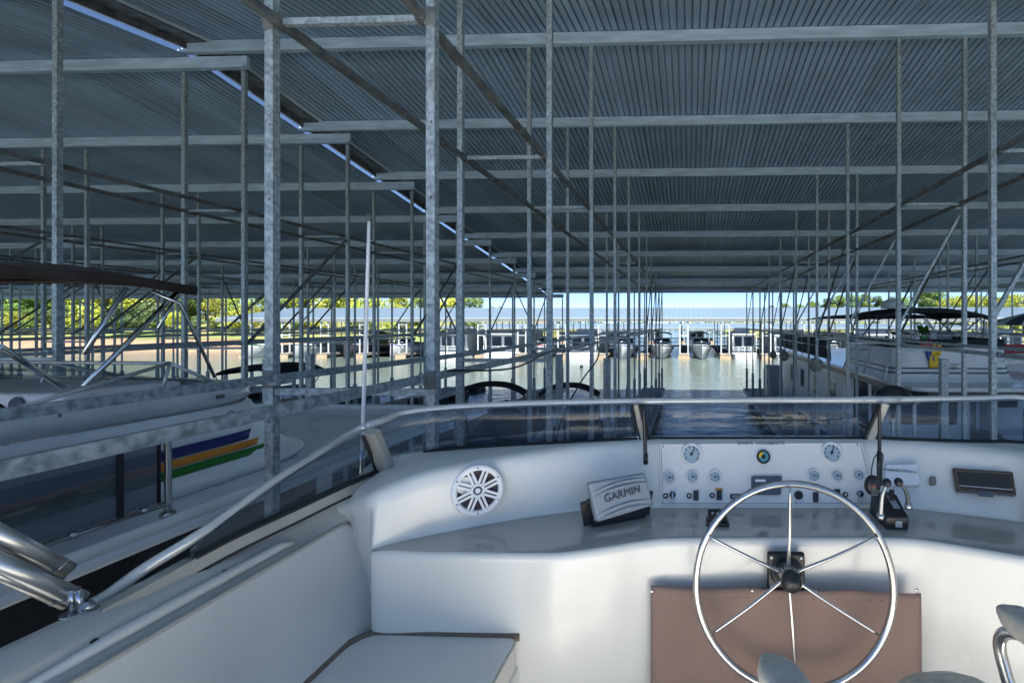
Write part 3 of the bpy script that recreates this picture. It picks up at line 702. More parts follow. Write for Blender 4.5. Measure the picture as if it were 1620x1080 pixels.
# ---- steering
WY = 1.45; wc = W(1256,925,WY); wr = 153.5*WY/FPX/1.0
mb = MB(); c0 = W(1242,899,1.555)
hb = Vector((c0.x, 1.552, c0.z)); s_ = .060
mb.box((hb.x-s_, 1.533, hb.z-s_), (hb.x+s_, 1.556, hb.z+s_)); bp_ = mb.build('steering_mount', BLACK, boat, bevel=.008)
for dx in (-1, 1):
    for dz_ in (-1, 1):
        mb = MB(); mb.sphere((hb.x+dx*.046, 1.532, hb.z+dz_*.046), .0065, 6, (1,.5,1)); mb.build('mount_screw', CHROME, bp_)
hubc = W(1253,921,1.40); dirn = (hubc-hb).normalized()
def lath_dir(prof, o, d, m, nm, parent, n=28):
    x = d.cross(Vector((0,0,1))).normalized(); y = d.cross(x)
    M = Matrix(((x.x,y.x,d.x,o.x),(x.y,y.y,d.y,o.y),(x.z,y.z,d.z,o.z),(0,0,0,1))); mb = MB(); mb.M = M; mb.lathe(prof, n); return mb.build(nm, m, parent)
lath_dir([(.050,-.005),(.052,.02),(.046,.035),(.034,.03)], hb, dirn, BLACK, 'steering_bellows', bp_)
wheel = lath_dir([(.034,.0),(.034,.06),(.030,.10),(.028,.135)], hb, dirn, CHROME, 'wheel_hub', boat)
lath_dir([(.018,.10),(.030,.128),(.031,.150),(.026,.162),(0,.166)], hb, dirn, BLACK, 'hub_cap', wheel)
mb = MB(); mb.tube([wc+Vector((wr*math.cos(2*math.pi*k/72), .03*math.sin(2*math.pi*k/72), wr*math.sin(2*math.pi*k/72))) for k in range(72)], .0108, 14, True)
mb.build('steering_wheel_rim', CHROME, boat)
hr = hb+dirn*.085
for (px, py) in ((1250,775),(1379,853),(1386,1001),(1259,1077),(1130,1000),(1130,853)):
    e = W(px, py, WY); d = (e-wc); e = wc+d.normalized()*wr*.99; a0 = hr+Vector((d.x, 0, d.z)).normalized()*.025
    mb = MB(); mid = a0.lerp(e, .45)+Vector((0,-.008,0)); mb.tube(smoothpath([a0, mid, e], 5), [.0062-.0022*k/10 for k in range(11)], 8); mb.build('wheel_spoke', CHROME, boat)

# ================================================================== THINGS ON THE HELM
# canvas flap
t = thing('canvas_flap', 'brown canvas flap snapped to the console below the steering wheel', 'canvas cover', WZ(1240,1300,-1.42))
fy = 1.532; a = W(1028,922,fy); b = W(1457,920,fy); rows = []
NX, NZ = 44, 30
rr_ = random.Random(4)
for j in range(NZ+1):
    v = j/NZ; row = []
    for i in range(NX+1):
        u = i/NX; x = a.x+.004+(b.x-a.x-.008)*u; z = a.z-(.003+.008*abs(math.sin(u*math.pi*2.7)))*(1-v)-.60*v
        fold = .014*math.sin(3.0*math.pi*(u+.25*v)+1)*v*(1-.3*v) + .026*math.exp(-((u-.26-.34*v)**2)/.0025)*min(1, v*3)*(1-v) + .026*math.exp(-((u-.80+.30*v)**2)/.003)*min(1, v*3)*(1-v) + .004*math.sin(9*u+14*v)*v
        row.append((x, fy-.004-abs(fold), z))
    rows.append(row)
rows = [[(x, y-(.0035 if (i < 3 or i > NX-3 or j < 2) else 0), z) for i, (x, y, z) in enumerate(r_)] for j, r_ in enumerate(rows)]
mb = MB(); mb.grid(rows); mb.build('canvas', CANVAS, t, solid=.003)
mb = MB()
for p, q in (((.03,.045),(.97,.045)),((.03,.045),(.035,.98)),((.97,.045),(.965,.98))):
    for k in range(46):
        if k % 2: continue
        u = p[0]+(q[0]-p[0])*k/46; v = p[1]+(q[1]-p[1])*k/46; i = min(NX, round(u*NX)); j = min(NZ, round(v*NZ))
        yy = rows[j][i][1]-.0018; x = a.x+(b.x-a.x)*u; z = a.z-.008*(1-v)-.60*v
        d = (.009, 0) if p[1] == q[1] else (0, -.009)
        mb.bar((x, yy, z), (x+d[0], yy, z+d[1]), .0014, .0014)
mb.build('stitching', mat('dark_thread', (.08,.045,.04), .9), t)
for px, py in ((1031,934),(1190,933),(1290,935),(1450,932)):
    p = W(px, py+1, fy-.012); mb = MB(); mb.sphere(p, .0065, 6, (1,.5,1)); mb.build('snap', CHROME, t)
# GPS unit
t = thing('chart_plotter', 'grey covered chart plotter tilted on a black bracket on the dash shelf', 'chart plotter', WZ(982,826,SH))
q = [W(945,826,1.585), W(1035,799,1.69), W(1021,747,1.715), W(931,763,1.61)]
nq = (q[1]-q[0]).cross(q[3]-q[0]).normalized(); nq = nq if nq.y < 0 else -nq
mb = MB(); mb.slab(q, .045, nq); body = mb.build('sun_cover', GREYPL, t, bevel=.010, seg=4)
gx = (q[1]-q[0]).normalized(); gu = (q[3]-q[0]).normalized(); gc = sum(q, Vector())/4
for off in (.33, -.22, .22, -.34):       # raised sculpted ribs
    pts = [gc+gx*(-.105+.21*k/10)+gu*(off*.135+.010*math.sin(math.pi*k/10)-.010)*1+nq*(.0005+.003*math.sin(math.pi*k/10)) for k in range(11)]
    mb = MB(); mb.tube(pts, [.001+.003*math.sin(math.pi*k/10) for k in range(11)], 8); mb.build('moulded_ridge', GREYPL, body)
text('GARMIN', .036, frame(gc+nq*.0032+gx*.002+gu*.004, gx, gu), INK, 'cover_lettering', body)
mb = MB(); o = gc+nq*.004+gx*.063+gu*.026; mb.slab([o-gx*.006-gu*.004, o+gx*.006-gu*.004, o+gx*.001+gu*.006], .001, nq); mb.build('cover_mark', TEAL, body)
mb = MB(); b0 = WZ(938,834,SH+.001); b1 = WZ(1022,818,SH+.001)
dd = (b1-b0).normalized(); bkv = Vector((-dd.y, dd.x, 0))
mb.slab([b0+Vector((0,0,.03))+bkv*.0, b1+Vector((0,0,.03)), b1+bkv*.05+Vector((0,0,.03)), b0+bkv*.05+Vector((0,0,.03))], .03, Vector((0,0,1)))
for p, s2 in ((b0, -1), (b1, 1)):
    mb.bar(p+bkv*.03+Vector((0,0,.0)), p+bkv*.035+Vector((0,0,.085))-dd*(.012 if s2 < 0 else -.018), .012, .05, up=dd)
mb.build('bracket', BLACK, t, bevel=.003)
mb = MB(); p = W(931,793,1.63); mb.sphere(p, .011, 7, (.7,1,1)); mb.build('tilt_knob', BLACK, t)
# small black device
t = thing('trim_pod', 'small black box lying on the dash shelf left of the steering wheel', 'switch box', WZ(1135,832,SH))
p = WZ(1135,828,SH)
mb = MB(); mb.box((p.x-.040,p.y-.03,SH+.001),(p.x+.040,p.y+.035,SH+.014)); mb.build('base', BLACK, t, bevel=.004)
mb = MB(); mb.slab([(p.x-.033,p.y-.015,SH+.020),(p.x+.033,p.y-.015,SH+.020),(p.x+.033,p.y+.035,SH+.040),(p.x-.033,p.y+.035,SH+.040)], .024); bd = mb.build('body', BLACK, t, bevel=.004)
for k in range(3):
    mb = MB(); mb.box((p.x-.02+k*.016,p.y+.008,SH+.030),(p.x-.012+k*.016,p.y+.016,SH+.036)); mb.build('button', GREYPL, bd)
# throttle
t = thing('throttle_control', 'black twin lever throttle on the dash shelf beside the radio', 'throttle', WZ(1412,838,SH))
p0 = WZ(1424,838,SH); x0, y0 = p0.x, p0.y
poly = [(y0+.00,SH+.001),(y0-.004,SH+.046),(y0+.03,SH+.058),(y0+.09,SH+.088),(y0+.13,SH+.088),(y0+.15,SH+.001)]
def side_prism(poly, xa, xb, sk=0):
    mb = MB(); n = len(poly); vs = [(xa+sk*i*0, y, z) for i, (y, z) in enumerate(poly)]+[(xb, y, z) for y, z in poly]
    mb.add(vs, [tuple(range(n)), tuple(reversed(range(n, 2*n)))]+[(i, n+i, n+(i+1) % n, (i+1) % n) for i in range(n)], False); return mb
bd = side_prism(poly, x0-.050, x0+.030).build('body', BLACK, t, bevel=.006)
mb = MB(); mb.slab([(x0-.006,y0+.034,SH+.063),(x0+.016,y0+.034,SH+.063),(x0+.010,y0+.086,SH+.089),(x0-.012,y0+.086,SH+.089)], .003); mb.build('label_plate', GREYPL, bd)
mb = MB(); mb.box((x0-.018,y0-.008,SH+.012),(x0+.004,y0-.003,SH+.034)); mb.build('button', GREYPL, bd)
for a_, b_, kn in ((W(1393,816,1.60), W(1396,784,1.60), W(1403,763,1.60)), (W(1437,800,1.64), W(1434,778,1.62), W(1421.5,762,1.60))):
    mb = MB(); mb.tube(smoothpath([a_, b_, kn], 6), [.009-.004*k/12 for k in range(13)], 8); lv = mb.build('lever', CHROME, t)
    mb = MB(); mb.sphere(kn, .0145, 9); mb.build('knob', BLACK, lv)
    mb = MB(); mb.sphere(a_, .013, 8); mb.build('pivot', CHROME, lv)
# mic and coiled cord
t = thing('radio_microphone', 'black handheld radio microphone hanging by its coiled cord from the windscreen strap', 'microphone', W(1381,785,1.70))
mc = W(1380,767,1.70)
mb = MB(); mb.sphere(mc, .036, 12, (.78,.55,1.0)); bd = mb.build('body', BLACK, t)
mb = MB(); mb.sphere(mc+Vector((-.004,-.019,.004)), .0035, 6); mb.build('red_lamp', LENS, bd)
for k in range(3):
    mb = MB(); mb.box((mc.x-.012,mc.y-.021,mc.z-.010-k*.008),(mc.x+.012,mc.y-.016,mc.z-.014-k*.008)); mb.build('grille_slot', SLATE, bd)
mb = MB(); top = W(1391,716,1.78); pts = []
for k in range(150):
    u = k/149; c = W(1391.5,716+52*u,1.78-.03*u); pts.append(c+Vector((.009*math.cos(k*.95), .007*math.sin(k*.95), 0)))
mb.tube(pts, .0022, 5); mb.tube(smoothpath([W(1391,716,1.775), W(1384,722,1.76), W(1380,735,1.73), W(1378,752,1.70)], 6), .0022, 5)
mb.tube(smoothpath([W(1391,716,1.775), W(1397,719,1.78), W(1396,732,1.78), W(1393,745,1.78)], 6), .0022, 5)
mb.build('coiled_cord', BLACK, t)
mb = MB(); pts = []
for k in range(60):
    u = k/59; c = W(1411,775+16*u,1.75-.02*u); pts.append(c+Vector((.008*math.cos(k*.9), .006*math.sin(k*.9), 0)))
mb.tube(pts, .0022, 5); mb.build('coiled_cord', BLACK, t)
# helm chair
t = thing('helm_chair', 'grey vinyl helm chair, its two padded arms reaching into the bottom right corner', 'helm chair', (.50,.55,-1.5))
def pad(tip, back, wd, th, nm):
    d = (back-tip).normalized(); x = d.cross(Vector((0,0,1))).normalized(); rows = []
    L_ = (back-tip).length
    for k in range(15):
        u = k/14; e = min(1, math.sin(min(1, u*5+.02)*math.pi/2)**.7) if u < .25 else 1
        c = tip+d*L_*u; row = []
        for q in range(16):
            an = 2*math.pi*q/16; cx_, cz_ = math.cos(an), math.sin(an)
            px_ = math.copysign(abs(cx_)**.6, cx_)*wd/2*(.25+.75*e); pz_ = math.copysign(abs(cz_)**.6, cz_)*th/2*(.3+.7*e)
            row.append(c+x*px_+Vector((0,0,pz_)))
        rows.append(row)
    mb = MB(); mb.grid(rows, True); mb.add(rows[0], [tuple(range(16))]); return mb.build(nm, ARMV, t)
la, lb = WZ(1212,1040,-.60), WZ(1212,1040,-.60)+Vector((.10,-.33,0))
ra, rb = WZ(1583,962,-.60), WZ(1583,962,-.60)+Vector((.10,-.33,0))
pad(la, lb, .076, .050, 'armrest'); pad(ra, rb, .080, .050, 'armrest')
for a_, b_ in ((la, lb), (ra, rb)):
    d = (b_-a_).normalized(); dn = Vector((0,0,-1))
    pts = [a_+d*.10+dn*.02, a_+d*.035+dn*.03, a_+d*.0+dn*.06, a_+d*.005+dn*.11, a_+d*.05+dn*.19, a_+d*.16+dn*.23]
    mb = MB(); mb.tube(smoothpath(pts, 6), .0125, 10); mb.build('arm_tube', CHROME, t)
sc_ = Vector((.565,.915,-.868)); 
mb = MB(); rows = []
for k in range(13):
    u = k/12; row = []
    for q in range(21):
        v = q/20; xx = (v-.5)*.20; front = .17*math.sqrt(max(0, 1-(2*(v-.5))**4)); yy = front*(1-u)-.30*u
        zz = .045*(1-abs(2*u-1)**4) - .05*(abs(2*v-1)**5); ca, sa = math.cos(.29), math.sin(.29)
        row.append((sc_.x+xx*ca-yy*sa*(-1)*0+yy*.29*-1*0+ (yy*-.28*-1)*0 + xx*0, sc_.y+yy+xx*.12, sc_.z+zz))
    rows.append(row)
mb.grid(rows); mb.build('seat_pad', ARMV, t, solid=.07)
mb = MB(); mb.lathe([(.22,-1.5),(.22,-1.48),(.05,-1.45),(.04,-1.43),(.04,-.93)], 20, cx=.52, cy=.65); mb.build('pedestal', ALU, t)
mb = MB(); mb.box((.36,.30,-.86),(.74,.38,-.45)); mb.build('backrest', ARMV, t, bevel=.03)
DULLS = mat('dull_stainless', (.50,.51,.52), .30, .85, noise=.15, scale=20)
# folded bimini frame on our coaming
t = thing('folded_bimini_frame', 'bundled stainless bimini tubes hinged on the coaming in the lower left corner', 'bimini frame', W(120,970,1.0))
for pa, pb, r_, Ya, Yb in (((108,901),(-60,812),.0155,1.0,.86), ((128,948),(-60,862),.0165,1.0,.86), ((96,914),(-60,835),.011,1.02,.88), ((105,955),(-60,880),.012,1.0,.86), ((90,932),(-60,850),.013,1.04,.9)):
    a_, b_ = W(pa[0], pa[1], Ya), W(pb[0], pb[1], Yb); mb = MB(); mb.tube([a_, b_], r_, 12)
    e = (b_-a_); mb.tube([a_+e*.10, a_+e*.11], r_*1.12, 12); mb.build('tube', DULLS, t)
mb = MB(); e0 = WZ(118,972,-.632)
mb.tube([e0+Vector((0,0,-.0)), e0+Vector((0,0,.006))], .022, 14); mb.tube([e0+Vector((-.010,.003,0)), e0+Vector((-.006,0,.055))], .006, 8); mb.tube([e0+Vector((.012,.003,0)), e0+Vector((.008,0,.055))], .006, 8)
mb.build('deck_hinge', CHROME, t)
mb = MB(); mb.tube([WZ(133,958,-.60), WZ(152,962,-.622)], .008, 8); mb.build('pivot_bolt', CHROME, t)
# whip antenna
t = thing('whip_antenna', 'slim white whip antenna rising from behind the windscreen corner post', 'antenna', W(571,752,2.05))
a0, a1 = W(572,748,2.05), W(584,350,2.05)
mb = MB(); mb.tube([a0, a0.lerp(a1,.15), a0.lerp(a1,.75), a1], [.0095,.0085,.0075,.0068], 10); mb.build('whip', mat('antenna_white', (.72,.74,.76), .4), t)
mb = MB(); mb.tube([a0+Vector((0,0,-.02)), a0.lerp(a1,.12)], .014, 10); mb.build('ferrule', CHROME, t)
mb = MB(); mb.tube([a1, a1+Vector((0,0,.03))], .009, 8); mb.build('tip', GALVD, t)
# black domed searchlight ahead of the windscreen
t = thing('searchlight', 'round black domed searchlight standing just beyond the windscreen mullion', 'searchlight', W(1412,660,3.3))
c = W(1413,634,3.3); mb = MB(); rr2 = 30*3.3/FPX
rows = []
for i in range(9):
    a = math.pi/2*i/8; rows.append([(c.x+rr2*math.sin(a)*math.cos(2*math.pi*k/24), c.y+rr2*.8*math.sin(a)*math.sin(2*math.pi*k/24), c.z-.01+rr2*.85*math.cos(a)) for k in range(24)])
mb.grid(rows, True); mb.build('dome', BLACK, t, solid=.006)
mb = MB(); mb.tube([(c.x, c.y, -1.6), (c.x, c.y, c.z+.05)], .02, 10); mb.build('stand', CHROME, t)
mb = MB(); mb.tube(smoothpath([c+Vector((.06,0,.06)), c+Vector((.12,-.02,0)), c+Vector((.17,0,-.01))], 5), .012, 8); mb.build('handle', CHROME, t)

# ================================================================== STRIPED NEIGHBOUR ON THE LEFT
t = thing('houseboat', 'houseboat with navy, orange and green stripes on its upper helm, under a brown canopy', 'houseboat', (-4.9, 2, -4.3))
mb = MB(); mb.box((-7.0, -18, -1.185), (-2.82, 6.05, -1.12)); mb.build('cabin_roof', ROOFDK, t, bevel=.02)
mb = MB(); mb.tube([(-2.86,-12,-1.10),(-2.86,5.9,-1.10),(-2.98,6.03,-1.10),(-6.8,6.0,-1.10),(-6.95,5.85,-1.10)], .035, 8); mb.build('roof_lip', WHITE, t)
mb = MB(); mb.box((-6.9, -10, -3.7), (-3.25, 4.2, -1.185)); mb.build('cabin', WHITE, t)
mb = MB(); mb.box((-3.245, -9, -3.2), (-3.235, 4.0, -1.30)); mb.build('side_shade_sheet', BCLOTH, t)  # dark sheet stands in for the shade between the two boats
mb = MB(); mb.box((-7.0, -12, -4.7), (-2.75, 6.5, -3.7)); mb.build('hull', WHITE2, t, bevel=.06)
def fbwall(z_off_list, xs, name, m, rake):     # side wall, rounded front
    rows = []
    for z, xo, yo in z_off_list:
        row = []
        for k in range(10): row.append((-3.3+xo, -4+(7.2+yo)*k/9*1.0, z))
        for k in range(1, 9):
            a = math.pi/2*k/8; row.append((-4.25+xo+(.95)*math.cos(a), 3.2+yo+.62*math.sin(a)*(1+rake), z))
        row.append((-6.2, 3.9+yo, z)); rows.append(row)
    mb = MB(); mb.grid(rows); return mb.build(name, m, t)
fbwall([(-.60,-.03,0),(-.63,.0,.02),(-.78,.0,.12),(-.95,.005,.27),(-1.02,.02,.34),(-1.05,.05,.42),(-1.07,.07,.45),(-1.115,.04,.40)], 0, 'flybridge_wall', WHITE, .2)
fbwall([(-.455,-.16,-.12),(-.462,-.03,-.02),(-.475,.015,.03),(-.55,.02,.05),(-.565,.0,.03),(-.60,-.05,0)], 0, 'flybridge_coaming', WHITE2, .0)
def stripe(z0, z1, m, nm, y1):
    rows = []
    for z in (z0, z1):
        d = (-.78-z)*.9; yo = .12+max(0, d)
        row = [(-3.2845, -4+(4+y1)*k/9, z) for k in range(10)]
        for k in range(1, 4):
            a = math.pi/2*k/8*1.0; row.append((-4.247+.965*math.cos(a), y1+.66*math.sin(a)*1.2, z))
        rows.append(row)
    mb = MB(); mb.grid(rows); mb.build(nm, m, t, solid=.002)
stripe(-.80,-.868,STP,'navy_stripe',3.27); stripe(-.878,-.928,STO,'orange_stripe',3.34); stripe(-.936,-.992,STG,'green_stripe',3.40)
# trumpet horns
for dz, r_ in ((.03,.011),(-.035,.012)):
    mb = MB(); a = W(352,662,3.12)+Vector((.06,0,dz)); b = a+Vector((.10,.24,.012)); mb.tube([a, a.lerp(b,.7), b], [r_*.6, r_*.7, r_*2.2], 10); mb.sphere(a, .026, 6); mb.build('trumpet_horn', CHROME, t)
for px, py in ((335,627),(60,658),(92,656),(122,654)):
    mb = MB(); p = W(px, py, 3.3*(.965) if px > 300 else 2.35); p.x = -3.275; mb.box(p-Vector((0,.02,.012)), p+Vector((.012,.03,.014))) if px > 300 else mb.sphere(p, .006, 5); mb.build('deck_fitting', GALVD, t)
# screened rail
def sr_(Y, z, x=-3.0): return Vector((x, Y, z))
mb = MB(); mb.tube(smoothpath([sr_(2.62,-1.10), sr_(2.62,-.72), sr_(2.60,-.655), sr_(2.53,-.625), sr_(2.4,-.618)], 5)+[sr_(-3,-.60)], .017, 10); mb.tube([sr_(2.62,-1.115), sr_(2.62,-1.09)], .036, 12); mb.build('rail_frame', CHROME, t)
mb = MB(); mb.tube([sr_(2.60,-1.04), sr_(1.9,-1.035), sr_(1.2,-1.03), sr_(-3,-1.03)], .013, 8)
for Y in (2.5,2.2,1.9,1.6,1.3): mb.tube([sr_(Y,-1.05), sr_(Y,-1.02)], .019, 8)
mb.build('lower_rail', CHROME, t)
mb = MB(); mb.tube([sr_(1.35,-.84,-2.97), sr_(1.9,-.845,-2.97), sr_(2.34,-.825,-2.97)], .013, 8); mb.build('grab_bar', GALVD, t)
mb = MB(); mb.slab([sr_(-3,-1.02), sr_(2.57,-1.02), sr_(2.57,-.66), sr_(2.50,-.635), sr_(-3,-.615)], .004, Vector((1,0,0))); mb.build('screen_panel', MESH, t)
mb = MB()
for Y in (2.385, 1.35, .4): mb.bar(sr_(Y,-1.03,-2.99), sr_(Y,-.63,-2.99), .03, .006, up=(1,0,0))
mb.tube([sr_(2.575,-1.02), sr_(2.575,-.67), sr_(2.51,-.64), sr_(-3,-.618)], .009, 6); mb.build('screen_seam', BLACK, t)
# steps of mesh bench behind the screen
mb = MB(); mb.box((-3.05,-2,-1.12), (-2.98,2.1,-1.05)); mb.build('toe_rail', BLACK, t)
cb = thing('power_cable', 'thin dark power cable looping off the nearest pier post, beyond the windscreen', 'cable', (-1.5, 5.2, -.4))
mb = MB(); mb.tube(smoothpath([(-1.46,7.5,-.33),(-1.40,7.2,-.55),(-1.50,6.4,-.85),(-1.52,5.4,-1.3),(-1.50,5.25,-2.2),(-1.50,5.22,-3.7)], 8), .011, 6); mb.tube(smoothpath([(-1.5,2.9,-.30),(-1.49,4.0,-.385),(-1.5,5.2,-.31),(-1.49,6.4,-.395),(-1.5,7.5,-.32)], 8), .008, 6); mb.build('cable', BLACK, cb)
# canopy
mb = MB(); rows = []
for j in range(9):
    Y = 3.2-2.9*j/8; row = []
    for k in range(21):
        u = k/20; x = -3.46-2.7*u; e = 1-abs(2*u-1)**5; zz = .285+.085*(1-abs(2*u-1)**3.2)+.02*math.sin(j*2.1)*e
        row.append((x, Y, zz + (.0 if j else -.035)))
    rows.append(row)
mb.grid(rows); mb.grid([[(x, 3.205, z) for x, y, z in rows[0]], [(x, 3.205, z-.05) for x, y, z in rows[0]], [(x, 3.13, z-.045) for x, y, z in rows[0]]])
mb.grid([[r_[0] for r_ in rows], [(r_[0][0]+.012, r_[0][1], r_[0][2]-.055) for r_ in rows]])
cn = mb.build('canopy', BROWN, t, solid=.012)
for pts, r_ in (((W(286,457,3.15), W(132,612,2.55)), .014), ((W(0,548,2.0), W(98,612,2.45)), .013), ((W(200,455,2.7), W(133,560,2.5)), .012), ((W(240,460,3.0), W(285,480,3.1), W(340,597,3.3)), .010), ((W(285,460,3.15), W(250,520,3.0)), .009)):
    mb = MB(); mb.tube(list(pts), r_, 8); mb.build('canopy_tube', CHROME, t)
# helm windscreen
top = [Vector((-3.42,3.0,-.268)), Vector((-4.3,3.03,-.268)), Vector((-5.2,3.03,-.268)), Vector((-6.0,3.0,-.268))]
base = [Vector((-3.36,3.30,-.455)), Vector((-4.15,3.50,-.455)), Vector((-5.2,3.50,-.455)), Vector((-6.1,3.3,-.455))]
mb = MB(); mb.tube(top, .012, 8); mb.tube([top[0], (-3.36,2.2,-.44)], .012, 8); mb.tube([top[0], base[0]], .012, 8)
for a, b in zip(top[1:], base[1:]): mb.tube([a, b], .013, 8)
for p in top: mb.tube([p, (p.x, p.y-.05, -.455)], .010, 6)
mb.build('windscreen_frame', ALU, t)
mb = MB(); mb.grid([base, top]); mb.build('windscreen_glass', CLEAR, t, solid=.004)
mb = MB(); mb.box((-6.0,2.55,-1.1), (-3.55,3.2,-.40)); ds = mb.build('dashboard', WHITE, t, bevel=.03)
for x in (-3.8,-4.15,-4.5):
    mb = MB(); mb.M = Matrix.Translation((x, 2.545, -.47)) @ Matrix.Rotation(R(90), 4, 'X'); mb.lathe([(.05,0),(.045,.008),(.03,.004),(0,.004)], 18); mb.build('gauge', SLATE, ds)
mb = MB(); c = Vector((-3.75,2.35,-.62)); mb.tube([c+Vector((.19*math.cos(a), .05*math.sin(a), .19*math.sin(a))) for a in [2*math.pi*k/32 for k in range(32)]], .011, 8, True); mb.tube([c, c+Vector((0,.3,-.05))], .02, 8); mb.build('steering_wheel', BLACK, t)
mb = MB(); mb.box((-4.6,1.2,-1.1), (-3.9,1.7,-.62)); mb.build('helm_seat', WHITE, t, bevel=.05)

# ================================================================== BIG HOUSEBOAT ON THE RIGHT
t = thing('houseboat', 'big white houseboat with black bimini tops and thin dark green stripes on its flybridge', 'houseboat', (6.8, 14, -4.3))
mb = MB()
pl = [(4.95,10.05),(9.0,10.05),(9.0,25.5),(4.62,25.5),(4.62,10.5),(4.7,10.2)]
mb.prism(pl, -1.45, -1.35); mb.build('roof', WHITE2, t, bevel=.02)
mb = MB(); mb.prism([(x, y) for x, y in [(5.0,10.12),(8.95,10.12),(8.95,25.4),(4.70,25.4),(4.70,10.5)]], -1.60, -1.452); mb.build('roof_beam', BLACK, t)
mb = MB(); mb.box((4.85,15.2,-3.75),(8.8,25,-1.60)); cab = mb.build('cabin', WHITE, t)
for y in (15.9, 18.2, 20.2, 22.4):
    mb = MB(); mb.box((4.838,y,-2.75),(4.85,y+.62,-1.95)); f = mb.build('window', WHITE2, t, bevel=.004)
    mb = MB(); mb.box((4.826,y+.05,-2.70),(4.837,y+.57,-2.0)); mb.build('pane', DARKWIN, f)
mb = MB(); mb.box((5.2,15.18,-3.7),(6.0,15.2,-1.75)); mb.box((6.3,15.18,-3.2),(8.4,15.2,-1.9)); mb.build('front_glazing', DARKWIN, t)
mb = MB(); mb.box((4.75,9.6,-4.7),(8.95,26,-3.75)); mb.build('hull', WHITE2, t, bevel=.08)
for x in (4.8, 8.85):
    for y in (10.3, 12.8):
        mb = MB(); mb.bar((x,y,-3.75),(x,y,-1.6),.06); mb.build('porch_post', WHITE, t)
mb = MB()
for z in (-3.4,-3.1,-2.8): mb.tube([(4.8,15,z),(4.8,9.7,z),(8.8,9.7,z)], .018, 6)
for x in (4.8,5.8,6.8,7.8,8.8): mb.tube([(x,9.7,-3.75),(x,9.7,-2.8)], .018, 6)
mb.build('porch_rail', CHROME, t)
# flybridge
def fb(zs):
    rows = []
    for z, g in zs:
        row = [(4.72, 14.5, z)]
        for k in range(9):
            a = math.pi/2*k/8; row.append((4.98-.30*math.cos(a)-g, 11.35-.30*math.sin(a)-g, z))
        for k in range(9):
            a = math.pi/2*k/8; row.append((6.85+.40*math.sin(a)+g*1.7, 11.35-.30*math.cos(a)-g, z))
        row.append((7.3, 14.5, z)); rows.append(row)
    return rows
mb = MB(); mb.grid(fb([(-.58,-.01),(-.56,.0),(-.60,.02),(-1.00,.03),(-1.04,.045)])); mb.build('flybridge_upper', WHITE, t)
mb = MB(); mb.grid(fb([(-1.04,.045),(-1.07,.03),(-1.13,.05),(-1.16,.06)])); mb.build('flybridge_band', WHITE2, t)
mb = MB(); mb.grid(fb([(-1.155,.06),(-1.20,.07),(-1.30,.11),(-1.345,.16),(-1.355,.16)])); mb.build('flybridge_lower', WHITE, t)
mb = MB(); mb.grid(fb([(-1.030,.052),(-1.055,.052)])); mb.build('dark_stripe', BLACK, t, solid=.003)
mb = MB(); mb.grid(fb([(-1.135,.066),(-1.165,.069)])); mb.build('green_stripe', GREENS, t, solid=.003)
mb = MB(); mb.grid([[(x, y, z) for x, y, z in r_] for r_ in fb([(-.40,.01),(-.41,.02),(-.56,.025)])]); mb.build('black_rail_cover', BCLOTH, t, solid=.02)
mb = MB(); mb.tube([(x, y, -.30) for x, y, z in fb([(0,.0)])[0]][6:], .014, 6); mb.build('top_rail', CHROME, t)
mb = MB(); mb.tube([(4.55,11.2,-1.33),(4.7,11.3,-.78),(4.7,12.5,-.70),(4.5,13.4,-.75),(4.35,13.6,-1.33)], .025, 6); mb.tube([(4.7,12.5,-.70),(4.55,12.6,-1.33)], .02, 6); mb.build('enclosure_frame', WHITE, t)
def bimini(x0, x1, y0, y1, zt, drop, m, parent, nm='bimini_top', side=.12, legs=None, legz=None):
    rows = []
    for j in range(7):
        Y = y0+(y1-y0)*j/6; e2 = 1-abs(j/3-1)**3
        row = [(x0, Y, zt-drop-side)]
        for k in range(13):
            u = k/12; row.append((x0+(x1-x0)*u, Y, zt-drop*abs(2*u-1)**2.5-.05*(1-e2)))
        row.append((x1, Y, zt-drop-side)); rows.append(row)
    mb = MB(); mb.grid(rows); mb.grid([[(x, y, z) for x, y, z in rows[0]], [(x, y, z-.09) for x, y, z in rows[0]]])
    c = mb.build(nm, m, parent, solid=.015)
    if legs:
        for x in (x0+.03, x1-.03):
            for a, b in legs:
                mb = MB(); mb.tube([(x, a, zt-drop-.03), (x, b, legz)], .016, 6); mb.build('bimini_leg', GALVD, parent)
    return c
bimini(4.28, 6.72, 10.9, 13.3, .36, .16, BCLOTH, t, side=.10, legs=((11.0,12.2),(13.2,12.0),(11.0,11.1)), legz=-.45)
bimini(4.75, 7.1, 13.6, 19.6, .28, .10, BCLOTH, t, side=.06, legs=((13.8,14.6),(19.4,18.4),(16.5,16.2)), legz=-1.3)
mb = MB(); mb.bar((5.55,11.4,.10), (5.85,11.2,-.42), .10, .06); mb.bar((6.9,11.4,.05), (7.0,11.3,-.4), .06, .05); mb.build('arch_leg', WHITE, t)
mb = MB(); rows = []
for i in range(7):
    a = math.pi/2*i/6; rows.append([(4.78+.24*math.sin(a)*math.cos(q*math.pi/10), 11.4+.24*math.sin(a)*math.sin(q*math.pi/10), .37+.19*math.cos(a)) for q in range(20)])
rows.append([(p[0], p[1], .33) for p in rows[-1]]); mb.grid(rows, True); mb.build('radar_dome', WHITE2, t)
